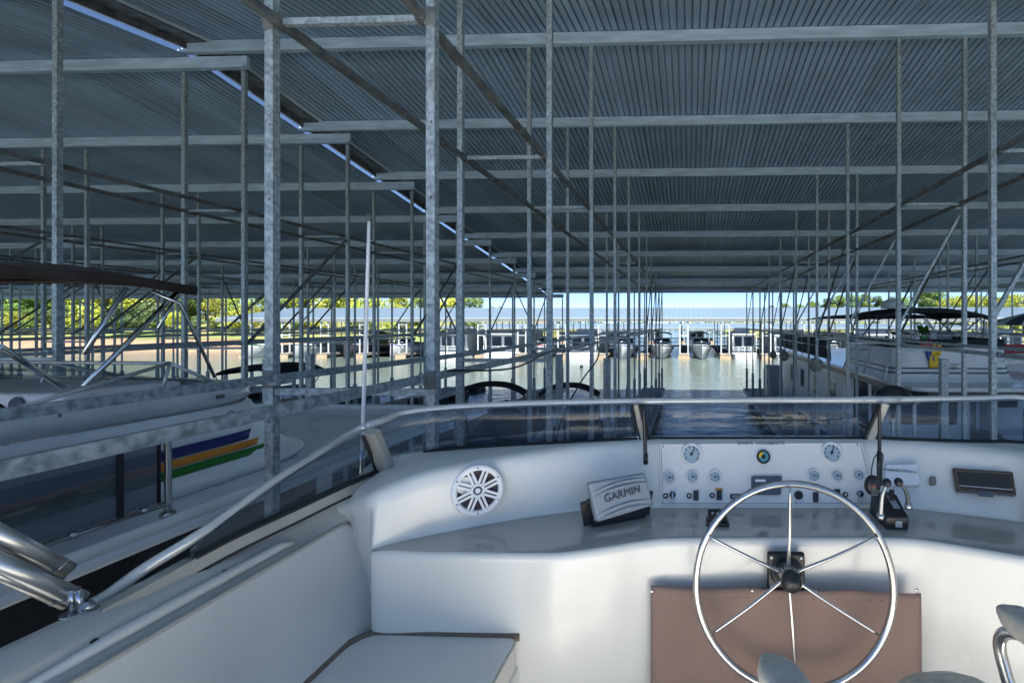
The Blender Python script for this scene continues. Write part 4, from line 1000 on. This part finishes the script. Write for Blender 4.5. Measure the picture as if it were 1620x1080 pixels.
# roof rail with black mesh
mb = MB()
for Y in [16.5+1.2*k for k in range(8)]: mb.tube([(4.74,Y,-1.35),(4.74,Y,-.40)], .018, 6)
for z in (-.40,-.86): mb.tube([(4.74,16.5,z),(4.74,24.9,z)], .018, 6)
mb.build('roof_rail', CHROME, t)
mb = MB(); mb.box((4.735,16.5,-1.25),(4.745,24.9,-.44)); mb.build('rail_mesh', BCLOTH, t)
for x, y in ((5.1,14.1),(5.2,15.0)):
    tt = thing('folding_chair', 'dark slatted folding chair on the big houseboat roof, the %s one' % ('nearer' if y < 14.5 else 'farther'), 'chair', (x, y, -1.35), 'folding chairs on the big houseboat roof')
    mb = MB(); mb.box((x-.22,y-.2,-.95),(x+.22,y+.2,-.92)); mb.build('seat', BCLOTH, tt)
    mb = MB()
    for k in range(5): mb.bar((x-.2+k*.1,y+.2,-.92),(x-.2+k*.1,y+.34,-.38),.05,.012)
    mb.bar((x-.22,y+.345,-.37),(x+.22,y+.345,-.37),.03); mb.build('backrest', PALEM, tt)
    for sx in (-.21,.21):
        for a, b in ((-.2,.25),(.25,-.2)):
            mb = MB(); mb.bar((x+sx,y+a,-1.35),(x+sx,y+b,-.9),.025); mb.build('leg', PALEM, tt)
# plant, crates, towel, buoys
t = thing('potted_plant', 'green leafy potted plant on the flybridge of the big houseboat', 'plant', (5.38,11.15,-.42))
mb = MB(); mb.lathe([(.05,-.46),(.075,-.30),(.08,-.28),(.06,-.28)], 14, cx=5.38, cy=11.12); mb.build('pot', mat('green_pot', (.02,.22,.03), .5), t)
mb = MB(); rp_ = random.Random(5)
for k in range(46):
    a = rp_.uniform(0, 6.28); l = rp_.uniform(.20,.40); e = rp_.uniform(.2,1.2); p = Vector((5.38,11.12,-.28)); d = Vector((math.cos(a)*math.cos(e), math.sin(a)*math.cos(e), math.sin(e))); s_ = d.cross(Vector((0,0,1))).normalized()*.032
    q1 = p+d*l*.5+Vector((0,0,.02)); q2 = p+d*l+Vector((0,0,-.05)); mb.add([p, q1-s_, q2, q1+s_], [(0,1,2,3)])
mb.build('leaves', mat('plant_leaf', (.04,.16,.015), .4), t)
for k, (xa, xb, m_, lb) in enumerate(((5.50,5.66,GREYPL,'pale grey storage box beside the potted plant'), (5.67,6.0,SLATE,'darker slate storage box at the end away from the potted plant'))):
    mb = MB(); mb.box((xa,11.05,-.40),(xb,11.3,-.22)); mb.box((xa-.006,11.045,-.245),(xb+.006,11.305,-.215)); o = mb.build('storage_box', m_, None, bevel=.01); rebase(o, (xa,11.05,-.4)); tag(o, lb, 'box', 'storage boxes on the flybridge')
t = thing('beach_towel', 'red, navy and yellow towel hanging over the flybridge side of the big houseboat', 'towel', (5.5,10.98,-.42))
def wavy(x0, x1, z0, z1, m, nm, dx=0):
    rows = []
    for j in range(7):
        v = j/6; rows.append([(x0+(x1-x0)*k/8+dx*v, 10.97+.015*math.sin(k*1.9+v*3), z0+(z1-z0)*v-.02*math.sin(k*1.1)) for k in range(9)])
    mb = MB(); mb.grid(rows); mb.build(nm, m, t, solid=.008)
wavy(5.22,5.60,-.42,-.62,RED,'red_part',.05); wavy(5.36,5.50,-.60,-.85,BLUE,'navy_part',.06); wavy(5.50,5.72,-.45,-.72,YEL,'yellow_strip',-.02); wavy(5.42,5.66,-.72,-1.02,YEL,'yellow_part',.03)
BG = 'round fenders hung along the braced pier frame'
for px, py, Y, r_, lb in ((1291,577,12.3,.175,'round grey fender, the largest and nearest of the three on the braced pier'), (1240,563,17.2,.175,'round grey fender, middle one of the three on the braced pier'), (1223,561,20.5,.15,'round grey fender, smallest and farthest of the three on the braced pier')):
    c = W(px, py, Y); tt = thing('fender_buoy', lb, 'fender', c-Vector((0,0,r_)), BG)
    mb = MB(); mb.sphere(c, r_, 12, (1,1,1.08)); mb.build('ball', BUOY, tt)
    mb = MB(); mb.tube([c+Vector((0,0,r_)), c+Vector((0,0,r_*1.35))], r_*.22, 10); mb.build('neck', BLACK, tt)
    mb = MB(); mb.tube([c+Vector((0,0,r_*1.3)), (c.x, c.y, -.38)], .008, 5); mb.build('rope', WHITE, tt)
c = W(1519,579,10.85); mb = MB(); mb.sphere(c, .10, 8, (1.1,.5,.55)); o = mb.build('cowl_vent', WHITE, None); rebase(o, c); tag(o, 'small white cowl vent on the flybridge face of the big houseboat', 'vent')
c = W(1522,574,10.9)
# dock box on the right finger
t = thing('dock_box', 'pale upright dock locker on the braced pier frame below the round fenders', 'locker', W(1222,640,24.0))
p = W(1222,600,24.0); mb = MB(); mb.box((p.x-.32,23.8,-3.76),(p.x+.32,24.4,-2.2)); mb.build('cabinet', PALEM, t, bevel=.02)
mb = MB(); mb.box((p.x-.34,23.78,-2.2),(p.x+.34,24.42,-2.15)); mb.build('lid', PALEM, t)
# red railed houseboat further right
t = thing('houseboat', 'houseboat with red railing panels and a striped umbrella at the right edge', 'houseboat', (12.6,19,-4.3))
mb = MB(); mb.box((10.40,16.5,-1.35),(14.9,26,-1.22)); mb.build('roof', WHITE, t, bevel=.02)
mb = MB(); mb.box((10.7,17.2,-3.75),(14.7,25.4,-1.35)); mb.build('cabin', WHITE2, t)
mb = MB(); mb.box((10.5,16.3,-4.7),(14.9,26,-3.75)); mb.build('hull', WHITE, t, bevel=.06)
for x in (10.9,11.9,12.9,13.9):
    mb = MB(); mb.box((x,17.185,-3.0),(x+.7,17.2,-1.9)); mb.build('window', DARKWIN, t)
for k in range(4):
    mb = MB(); mb.box((10.44+k*1.08,16.54,-1.06),(10.44+k*1.08+1.02,16.57,-.74)); mb.build('railing_panel', RED, t)
mb = MB()
for x in [10.42+1.08*k for k in range(5)]: mb.tube([(x,16.55,-1.22),(x,16.55,-.66)], .025, 6)
mb.tube([(10.42,16.55,-.66),(14.8,16.55,-.66)], .025, 6); mb.tube([(10.42,16.55,-.66),(10.42,25,-.66)], .025, 6); mb.build('railing', WHITE, t)
t = thing('parasol', 'grey and white parasol open on the roof of the red railed houseboat', 'parasol', (11.9,17,-1.22))
mb = MB(); rows = []
for r_, z in ((.0,.36),(.12,.34),(.9,.12),(1.25,-.02),(1.25,-.10)): rows.append([(11.9+r_*math.cos(2*math.pi*k/16), 17+r_*math.sin(2*math.pi*k/16), z+.0) for k in range(16)])
mb.grid(rows, True, False)
mb.m = [ (i % 16) % 2 for i in range(len(mb.f))]
mb.build('canopy', [WHITE, SLATE], t); mb = MB(); mb.tube([(11.9,17,-1.22),(11.9,17,.35)], .02, 8); mb.build('pole', GALVD, t)

# ================================================================== SMALL BOATS IN THE NEAR SLIPS
def loft_hull(x, y0, y1, hw, zt, zb, m, parent, bow=1):   # bow toward +Y if bow=1 else -Y
    rows = []; N = 10
    for i in range(N+1):
        u = i/N; y = y0+(y1-y0)*u; q = u if bow > 0 else 1-u
        wd = hw*(1-.95*max(0, (q-.45)/.55)**2.0); sh = .18*max(0, (q-.4)/.6)**2; kl = .5*max(0, (q-.7)/.3)**2
        rows.append([(x-wd*.0, y, zt+sh+.05), (x-wd*.55, y, zt+sh+.06), (x-wd*.94, y, zt+sh+.03), (x-wd, y, zt+sh), (x-wd*.93, y, (zt+zb)/2+sh*.5), (x-wd*.75, y, zb+kl*.6), (x, y, zb-.1+kl), (x+wd*.75, y, zb+kl*.6), (x+wd*.93, y, (zt+zb)/2+sh*.5), (x+wd, y, zt+sh), (x+wd*.94, y, zt+sh+.03), (x+wd*.55, y, zt+sh+.06), (x, y, zt+sh+.05)])
    mb = MB(); mb.grid(rows); n = 13; o = 0; mb.add(rows[0], [tuple(range(13))], False); mb.add(rows[-1], [tuple(range(13))], False)
    return mb.build('hull', m, parent)
SG = 'small boats moored in the slips ahead'
def small_boat(lab, x, y0, y1, hw, hullm, cover, bim, outb=True, cat='motorboat'):
    t = thing('motorboat', lab, cat, (x, (y0+y1)/2, WATER), SG)
    loft_hull(x, y0, y1, hw, -3.62, -4.5, hullm, t, -1)
    if cover:
        rows = []; rz = random.Random(int(x*10))
        for j in range(13):
            v = j/12; Y = y0+.3+(y1-y0-.6)*v; pk = .25+.95*math.exp(-((v-.62)/.16)**2)+.35*math.exp(-((v-.2)/.12)**2); row = []
            for k in range(13):
                u = 2*k/12-1; row.append((x+u*hw*.97*min(1, .35+v*1.6), Y, -3.60+pk*(1-abs(u)**1.3)+rz.uniform(-.02,.02)))
            rows.append(row)
        mb = MB(); mb.grid(rows); mb.build('mooring_cover', cover, t, solid=.01)
    else:
        for yy in (.45,.7):
            mb = MB(); y = y0+(y1-y0)*yy; mb.box((x-hw*.6,y,-3.6),(x+hw*.6,y+.5,-3.25)); mb.box((x-hw*.6,y+.5,-3.6),(x+hw*.6,y+.65,-2.95)); mb.build('seat', mat('tan_seat', (.42,.30,.18), .6), t, bevel=.05)
        mb = MB(); mb.slab([(x-hw*.8,y0+2.0,-3.55),(x+hw*.8,y0+2.0,-3.55),(x+hw*.6,y0+2.5,-3.1),(x-hw*.6,y0+2.5,-3.1)], .02); mb.build('windscreen', CLEAR, t)
    if bim: bimini(x-hw, x+hw, y0+(y1-y0)*.45, y0+(y1-y0)*.45+bim[1], bim[0], .28, bim[2], t, legs=((y0+(y1-y0)*.45+.05, y0+(y1-y0)*.55),(y0+(y1-y0)*.45+bim[1]-.05, y0+(y1-y0)*.55)), legz=-3.5, side=.08)
    if outb:
        mb = MB(); mb.box((x-.22,y1-.05,-3.55),(x+.22,y1+.45,-2.9)); ob = mb.build('outboard_motor', BLACK, t, bevel=.09)
        mb = MB(); mb.box((x-.1,y1+.1,-4.6),(x+.1,y1+.3,-3.5)); mb.build('motor_leg', GALVD, ob)
    return t
small_boat('runabout under a navy cover with a black bimini arch, left one of the pair ahead', -5.85, 11.0, 17.2, 1.0, WHITE2, NAVY, (-1.75,.35,BCLOTH))
small_boat('navy covered runabout with black bimini arch, right one of the pair, beside the nearest pier', -3.55, 11.2, 17.0, .88, WHITE, NAVY, (-1.78,.35,BCLOTH))
small_boat('open motorboat with tan seats and an outboard, beyond the striped houseboat roof', -10.6, 12.2, 17.8, 1.1, WHITE, None, None)
small_boat('motorboat with a flat black bimini top, seen between the left posts', -15.4, 13.5, 18.8, 1.15, WHITE, None, (-1.5,2.2,BCLOTH))
small_boat('runabout under a navy cover, last in the slips at the far left', -21.6, 14.0, 20.0, 1.1, WHITE2, NAVY, None)
small_boat('covered ski boat beyond the braced pier, nearly hidden by the big houseboat', 6.2, 27.2, 32.0, 1.0, WHITE2, NAVY, None, False)

ORD = 'first second third fourth fifth sixth seventh eighth ninth tenth eleventh twelfth thirteenth fourteenth fifteenth sixteenth seventeenth eighteenth nineteenth twentieth'.split()
# ================================================================== FAR BOATHOUSES
def boathouse(lab, x0, x1, yf, depth, ze, slope, pitch, step, off, fascia=.42):
    t = thing('boathouse', lab, 'boathouse', ((x0+x1)/2, yf, WATER), 'covered docks across the water')
    ym = yf+depth/2; zr = ze+slope*depth/2
    mb = MB(); mb.add([(x0,yf,ze),(x1,yf,ze),(x1,ym,zr),(x0,ym,zr)], [(0,1,2,3)]); mb.add([(x0,ym,zr),(x1,ym,zr),(x1,yf+depth,ze),(x0,yf+depth,ze)], [(0,1,2,3)])
    mb.build('roof', FROOF, t, solid=.06)
    mb = MB(); n = int((x1-x0)/.6)
    for k in range(n): mb.bar((x0+k*.6,yf-.02,ze+.02),(x0+k*.6,ym,zr+.02),.05,.04)
    mb.build('roof_seam', mat('far_roof_seam_steel', (.18,.24,.30), .45, .2), t)
    mb = MB(); mb.box((x0,yf-.04,ze-fascia),(x1,yf+.02,ze-.04)); mb.build('fascia', mat('slate_fascia', (.16,.18,.19), .5, noise=.15, scale=1), t)
    mb = MB(); mb.box((x0,yf-.06,ze-.045),(x1,yf-.0,ze+.03)); mb.build('gutter', PALEM, t)
    mb = MB(); mb.box((x0,yf+depth-2,-3.95),(x1,yf+depth,-3.75)); mb.build('main_walkway', WOOD, t)
    for k in range(5):
        y = yf+depth*(k+1)/6; mb = MB(); h = ze+slope*min(y-yf, yf+depth-y)-.15
        mb.box((x0,y-.04,h-.1),(x1,y+.04,h+.1)); mb.build('purlin', PURL, t)
    x = x0+off; pc = 0
    while x < x1:
        for dx in (0, .95):
            for q, y in enumerate((yf+.15, yf+depth*.33, yf+depth*.66)):
                mb = MB(); h = ze+slope*(min(y-yf, yf+depth-y)); mb.bar((x+dx,y,-4.0),(x+dx,y,h-.1),.13 if q == 0 else .10)
                if pc < 99: mb.build('post', PALEM, t)
                pc += 1
        mb = MB()
        for z in (ze-.75, -1.55): mb.bar((x,yf+.15,z),(x+.95,yf+.15,z),.08)
        mb.bar((x,yf+.15,-1.55),(x,yf+depth,-1.55),.08); mb.build('tie_rail', PALEM, t)
        mb = MB(); mb.box((x-.15,yf-.3,-3.98),(x+1.1,yf+depth-2,-3.72)); mb.build('finger_deck', mat('dimmed_far_deck', (.20,.185,.16), .85, noise=.3, scale=2), t)  # board colour darkened to offset the strong sun on the deck tops
        mb = MB(); mb.box((x-.18,yf-.38,-4.38),(x+1.13,yf-.3,-3.95)); mb.build('finger_end', TAN, t)
        x += pitch
    return t
boathouse('long covered dock straight across the open water, with boats in its slips', -58, 46, 56, 23, .5, .14, 4.86, 0, 3.44)
boathouse('second covered dock, glimpsed beneath the roof of the first across the water', -52, 60, 96, 20, -1.15, .10, 6, 0, 2, .3)

# ---- boats under the far dock
def cruiser(name_, lab, x, canopy, hullm, scale=1, accent=None, grp='boats moored under the long covered dock'):
    t = thing(name_, lab, 'motorboat', (x, 60, WATER), grp); s = scale; y0 = 55.1
    rows = []
    for i in range(13):
        u = i/12; y = y0+8.5*u; wd = 1.45*s*(1-(1-min(1, u/.55))**2.2); wd = max(wd, .04); sh = .45*(1-min(1, u/.7))**1.5
        zt = -3.05+sh; rows.append([(x, y, zt+.08), (x-wd*.9, y, zt+.06), (x-wd, y, zt), (x-wd*.92, y, zt-.35), (x-wd*.55, y, -4.25+sh*.3), (x, y, -4.5), (x+wd*.55, y, -4.25+sh*.3), (x+wd*.92, y, zt-.35), (x+wd, y, zt), (x+wd*.9, y, zt+.06), (x, y, zt+.08)])
    mb = MB(); mb.grid(rows); mb.add(rows[-1], [tuple(range(11))], False); mb.build('hull', hullm, t)
    mb = MB(); mb.grid([[Vector(p)+Vector((math.copysign(.012, p[0]-x) if abs(p[0]-x) > .01 else 0, -.012, 0)) for p in (r_[2], (Vector(r_[2])*.7+Vector(r_[3])*.3))] for r_ in rows[:-1]]); mb.grid([[Vector(p)+Vector((.012, -.012, 0)) for p in (r_[8], (Vector(r_[8])*.7+Vector(r_[7])*.3))] for r_ in rows[:-1]]); mb.build('rub_stripe', accent or BLACK, t)
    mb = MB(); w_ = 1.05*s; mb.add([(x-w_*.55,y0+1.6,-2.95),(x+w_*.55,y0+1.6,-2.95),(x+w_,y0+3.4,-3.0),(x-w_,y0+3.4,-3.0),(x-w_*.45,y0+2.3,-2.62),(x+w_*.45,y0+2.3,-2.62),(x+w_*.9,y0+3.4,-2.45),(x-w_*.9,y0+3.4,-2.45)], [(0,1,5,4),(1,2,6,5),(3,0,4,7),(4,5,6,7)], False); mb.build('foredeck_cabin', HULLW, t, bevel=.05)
    mb = MB(); mb.slab([(x-w_*1.05,y0+3.2,-2.5),(x+w_*1.05,y0+3.2,-2.5),(x+w_*.85,y0+3.9,-1.95),(x-w_*.85,y0+3.9,-1.95)], .04); ws = mb.build('windscreen', DARKWIN, t)
    mb = MB(); mb.tube([(x-w_*1.05,y0+3.18,-2.5),(x-w_*.85,y0+3.88,-1.93),(x+w_*.85,y0+3.88,-1.93),(x+w_*1.05,y0+3.18,-2.5)], .035, 6); mb.tube([(x,y0+3.18,-2.5),(x,y0+3.88,-1.93)], .03, 6); mb.build('frame', PALEM, ws)
    if canopy: bimini(x-w_*1.05, x+w_*1.05, y0+3.9, y0+6.6, -1.2, .22, canopy, t, legs=((y0+4.0,y0+5),(y0+6.5,y0+5.4)), legz=-2.9, side=.1)
    mb = MB(); mb.tube([(x-1.2*s,y0+3,-2.65),(x-.9*s,y0+1.0,-2.35),(x,y0-.05,-2.2),(x+.9*s,y0+1.0,-2.35),(x+1.2*s,y0+3,-2.65)], .022, 5)
    for q in ((-.9,1.0,-2.35),(.9,1.0,-2.35),(0,-.05,-2.2)): mb.tube([(x+q[0]*s,y0+q[1],q[2]),(x+q[0]*s,y0+q[1]+.05,q[2]-.5)], .02, 5)
    mb.build('bow_rail', CHROME, t); return t
def far_house(lab, x, wd, zr, roofm, tall=False, win=True, grp='boats moored under the long covered dock', rail=None):
    t = thing('houseboat', lab, 'houseboat', (x, 60, WATER), grp); h = wd/2; y0 = 54.9
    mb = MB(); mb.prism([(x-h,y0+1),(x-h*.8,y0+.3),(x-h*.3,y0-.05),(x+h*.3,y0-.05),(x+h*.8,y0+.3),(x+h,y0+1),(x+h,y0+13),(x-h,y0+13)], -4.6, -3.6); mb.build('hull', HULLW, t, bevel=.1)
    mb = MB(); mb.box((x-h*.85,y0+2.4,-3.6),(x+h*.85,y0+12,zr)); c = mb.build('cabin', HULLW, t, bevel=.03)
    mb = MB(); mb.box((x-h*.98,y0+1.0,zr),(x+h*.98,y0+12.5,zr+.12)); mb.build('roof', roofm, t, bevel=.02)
    for a, b in ((-.72,-.12),(.05,.72)) if win else ():
        mb = MB(); mb.box((x+h*a,y0+2.37,-2.9),(x+h*b,y0+2.41,zr-.25)); f = mb.build('window', SLATE, t); mb = MB(); mb.box((x+h*a+.06,y0+2.355,-2.84),(x+h*b-.06,y0+2.369,zr-.31)); mb.build('pane', DARKWIN, f)
    mb = MB()
    for xx in (-.95,-.5,0,.5,.95): mb.tube([(x+h*xx,y0+.95,-3.6),(x+h*xx,y0+.95,-2.85)], .025, 5)
    for z in (-2.85,-3.2): mb.tube([(x-h*.95,y0+.95,z),(x+h*.95,y0+.95,z)], .02, 5)
    for xx in (-.95,.95): mb.tube([(x+h*xx,y0+1.1,-3.6),(x+h*xx,y0+1.1,zr)], .035, 5)
    mb.build('porch_rail', PALEM, t)
    if rail:
        mb = MB(); mb.box((x-h*.95,y0+1.5,zr+.2),(x+h*.95,y0+1.54,zr+.75)); mb.build('roof_rail_panel', rail, t)
    if tall:
        mb = MB(); mb.box((x-h*.6,y0+3.5,zr+.12),(x+h*.6,y0+6,zr+.75)); mb.build('flybridge', HULLW, t, bevel=.08)
    return t
GR = FROOF
bx = lambda px: W(px, 555, 58).x
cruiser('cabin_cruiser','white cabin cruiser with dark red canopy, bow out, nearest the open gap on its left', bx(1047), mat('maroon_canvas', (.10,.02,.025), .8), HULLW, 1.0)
cruiser('cabin_cruiser','grey cabin cruiser with blue gear on deck, in the middle of the open gap', bx(1109), BCLOTH, mat('grey_hull', (.50,.54,.56), .3), .95)
far_house('square fronted white houseboat with cream top, bow out at the right of the open gap', bx(1175), 2.9, -1.45, HULLW, True)
far_house('white houseboat with big dark side windows behind the thick right post', bx(722), 4.0, -1.5, HULLW, True)
far_house('long white houseboat with three dark windows, right of the thick right post', bx(800), 3.9, -1.45, HULLW)
cruiser('cabin_cruiser','white cruiser without canopy beside the long white houseboat', bx(862), None, HULLW, .95, RED)
far_house('white houseboat with pale blue top, left of the post cluster', bx(925), 3.8, -1.6, GR, True)
cruiser('cabin_cruiser','white cruiser with navy canopy just left of the post cluster', bx(988), NAVY, HULLW, 1.0, BLUE)
cruiser('cabin_cruiser','white cruiser with blue stripe at the left part of the long dock', bx(640), None, HULLW, .95, BLUE)
cruiser('cabin_cruiser','dark hulled cruiser with black canopy in the left part of the long dock', bx(570), BCLOTH, mat('dark_hull', (.06,.05,.06), .3), 1.0)
cruiser('cabin_cruiser','low white cruiser, second from the left end of the long dock', bx(495), None, HULLW, .85)
cruiser('cabin_cruiser','low white cruiser with green stripe, first at the left end of the long dock', bx(425), None, HULLW, .85, STG)
far_house('white houseboat with black roof rail cover, right of the braced pier', bx(1245), 3.8, -1.6, HULLW, False, rail=BCLOTH)
cruiser('cabin_cruiser','white cruiser with black canopy, second right of the braced pier', bx(1310), BCLOTH, HULLW, 1.0)
far_house('white houseboat with navy roof rail cover, hidden by the big houseboat', bx(1375), 3.8, -1.5, HULLW, False, rail=NAVY)
cruiser('cabin_cruiser','white cruiser with maroon canopy behind the big houseboat', bx(1440), MATS['maroon_canvas'], HULLW, 1.0)
far_house('white houseboat behind the red railed houseboat at the right edge', bx(1590), 3.8, -1.5, HULLW, True)
t = thing('gear_bag', 'bright blue gear bag on the side deck of the grey cruiser', 'bag', (bx(1121),59.5,-2.9))
mb = MB(); c = (bx(1121),59.4,-2.55); mb.sphere(c, .34, 8, (1,.8,.9)); mb.build('bag', mat('bright_blue_vinyl', (.01,.16,.60), .5), t)
mb = MB(); mb.tube([(c[0]-.2,c[1]-.28,c[2]),(c[0],c[1]-.3,c[2]+.42),(c[0]+.2,c[1]-.28,c[2])], .03, 6); mb.build('handle', BLACK, t)
# boats in the second dock: white cabins
for k in range(11):
    x = -44+k*9.1; labs = ['white','pale grey']
    t = thing('houseboat', 'small white houseboat, %s from the left under the second covered dock' % ORD[k], 'houseboat', (x, 100, WATER), 'houseboats under the second covered dock')
    mb = MB(); mb.box((x-1.9,97.5,-4.5),(x+1.9,108,-3.6)); mb.build('hull', HULLW, t)
    mb = MB(); mb.box((x-1.6,99,-3.6),(x+1.6,107,-1.9)); mb.build('cabin', HULLW, t)
    for a in (-1.2,.2):
        mb = MB(); mb.box((x+a,98.96,-3.0),(x+a+1.0,99,-2.3)); mb.build('window', DARKWIN, t)
# wake marker buoy in the water
c = WZ(920,581,WATER+.05); mb = MB(); mb.sphere((c.x,c.y,WATER+.12), .16, 8, (1,1,1.4)); o = mb.build('mooring_buoy', BLACK, None); rebase(o, (c.x,c.y,WATER)); tag(o, 'small dark mooring buoy floating alone on the water ahead', 'buoy')

# ================================================================== TREES
def crown(seed, h, rad, n, leaf, clumps=14):
    r_ = random.Random(seed); mb = MB(); cs = []
    for k in range(clumps):
        a = r_.uniform(0, 6.283); q = r_.uniform(.1, 1); zz = h*(.30+.62*r_.random()); rr2 = rad*q*(1-.55*max(0, (zz/h-.5)/.5))
        cs.append((rr2*math.cos(a), rr2*math.sin(a), zz, rad*r_.uniform(.28,.50)))
    for k in range(n):
        c = cs[r_.randrange(len(cs))]; d = Vector((r_.gauss(0,1), r_.gauss(0,1), r_.gauss(0,1))).normalized()*c[3]*r_.uniform(.55,1.05)
        p = Vector((c[0]+d.x, c[1]+d.y, c[2]+d.z*.75)); s_ = leaf*r_.uniform(.6,1.3)
        u = Vector((r_.gauss(0,1), r_.gauss(0,1), r_.gauss(0,1)*.6)).normalized(); v = u.cross(Vector((r_.gauss(0,1), r_.gauss(0,1), r_.gauss(0,1)))).normalized()
        mb.add([p-u*s_, p+v*s_*.6, p+u*s_, p-v*s_*.6], [(0,1,2,3)], False)
    return mb, cs
protos = []
for k, (seed, h, rad, n, m_) in enumerate(((1,11,3.6,5600,LEAFG),(2,12,3.9,5800,LEAFY),(3,9,3.0,4600,LEAFD),(4,10.5,3.4,5500,LEAFG),(5,8,3.1,4600,LEAFY))):
    t = thing('broadleaf_tree', 'tree', 'tree', (0,-500,-4.3))
    mb, cs = crown(seed, h, rad, n, .16)
    # build in local space
    me_c = mb; o = me_c.build('crown', m_, None); o.parent = t
    mb = MB(); rt = random.Random(seed+50)
    mb.tube([(0,0,-.5),(.1,0,h*.3),(.05,.1,h*.6),(0,0,h*.85)], [.26,.20,.12,.04], 8)
    for c in cs[:9]: mb.tube([(.05,0,h*rt.uniform(.25,.5)), (c[0]*.6,c[1]*.6,c[2]*.85), (c[0],c[1],c[2])], [.10,.06,.02], 5)
    o = mb.build('trunk', BARK, None); o.parent = t; protos.append([t, h, m_])
rt = random.Random(12); used = set()
def place(x, y, ztop, kind, lab, grp, zg=None):
    p, h, m_ = protos[kind]
    if kind not in used: o = p; used.add(kind)
    else: o = copy_tree(p)
    zg = zg if zg is not None else -2.5
    s = (ztop-zg)/(h*.98); o.location = (x, y, zg); o.scale = (s*rt.uniform(.95,1.25), s*1.1, s); o.rotation_euler = (0,0,rt.uniform(0,6.28))
    lab = lab.replace('leafy', COLN[kind]+' leafy') if 'leafy tree' in lab else lab
    o['label'] = lab; o['group'] = grp; o['category'] = 'tree'
COLN = {0:'green',1:'yellow autumn',2:'dark green',3:'green',4:'pale green'}
GLB = 'trees along the left bank'
def lb(k, row): return 'leafy tree, %s from the left in the %s' % (ORD[k], row)
# left bank: two rows
for k in range(20):
    px = -20+k*36+rt.uniform(-9,9); Y = rt.uniform(84,92); top = 452 if px < 560 else 462
    if px > 725: continue
    p = W(px, top, Y); zt = (CY-top)/FPX*Y*1.0+rt.uniform(-.9,.5)
    kind = rt.choice([1,4,1,0]) if (80 < px < 220 or px > 420) else rt.choice([0,3,2,1])
    place(p.x, Y, zt*(1 if px < 560 else .95), kind, lb(min(k, 19), 'tall left bank row'), GLB, -2.6)
for k in range(18):
    px = -30+k*31+rt.uniform(-8,8); Y = rt.uniform(78,83)
    if px > 470: continue
    p = W(px, 490, Y); place(p.x, Y, rt.uniform(.5,3.6), rt.choice([3,4,0,1,2]), lb(k, 'front left bank row'), GLB, -2.7)
for k in range(12):
    px = 5+k*29+rt.uniform(-8,8); Y = rt.uniform(96,104); p = W(px, 440, Y); place(p.x, Y, rt.uniform(7,10), rt.choice([2,0,3]), lb(k, 'hind left bank row'), GLB, -2.0)
place(W(742,470,86).x, 86, 5.0, 0, 'rounded green tree at the end of the left bank, against open sky', GLB, -3.2)
place(W(712,470,87).x, 87, 6.2, 1, 'yellow tree next to the end of the left bank', GLB, -3.2)
# small distant clump
for px, wd_ in ((779,'left'),(790,'right')): place(W(px,488,260).x, 260, 8.6, 2, 'tiny far tree over the long dock roof, the %s one of two' % wd_, 'tiny far trees above the dock roof', -3)
GR_ = 'trees along the right shore'
for k in range(11):
    px = 1222+k*21+rt.uniform(-5,5); top = 486-18*min(1, max(0, (px-1222)/110))**1+rt.uniform(-3,3); Y = 165; p = W(px, top, Y); place(p.x, Y, (CY-top)/FPX*Y, rt.choice([0,3,3,2,1]), lb(k, 'distant right shore row'), GR_, -2)
for k in range(13):
    px = 1462+k*20+rt.uniform(-5,5); top = 459+rt.uniform(-4,9); Y = rt.uniform(100,108); p = W(px, top, Y); place(p.x, Y, (CY-top)/FPX*Y, rt.choice([0,1,1,3,4]), lb(k, 'tall right shore row'), GR_, -2.5)
for k in range(16):
    px = 1290+k*24+rt.uniform(-6,6); Y = rt.uniform(90,112); p = W(px, 500, Y+12); place(p.x, Y+12, rt.uniform(-.4,1.6), rt.choice([0,3,4,1]), lb(k, 'low right shore row'), GR_, -2.8)

# far wood along the horizon, one mass
rw = random.Random(77); mb = MB()
for k in range(9000):
    x = rw.uniform(-260, 330); h = 5.2+1.6*math.sin(x*.05)+1.1*math.sin(x*.17+1)+.8*math.sin(x*.41)
    z = -4.3+h*rw.random()**.7; s_ = rw.uniform(.5, 1.1); y = 300+rw.uniform(-4, 4)
    u = Vector((rw.gauss(0,1), rw.gauss(0,1), rw.gauss(0,1))).normalized()*s_; v = u.cross(Vector((rw.gauss(0,1), rw.gauss(0,1), rw.gauss(0,1)))).normalized()*s_*.6
    p = Vector((x, y, z)); mb.add([p-u, p+v, p+u, p-v], [(0,1,2,3)], False)
mb.build('far_wood', LEAFG, kind='stuff')
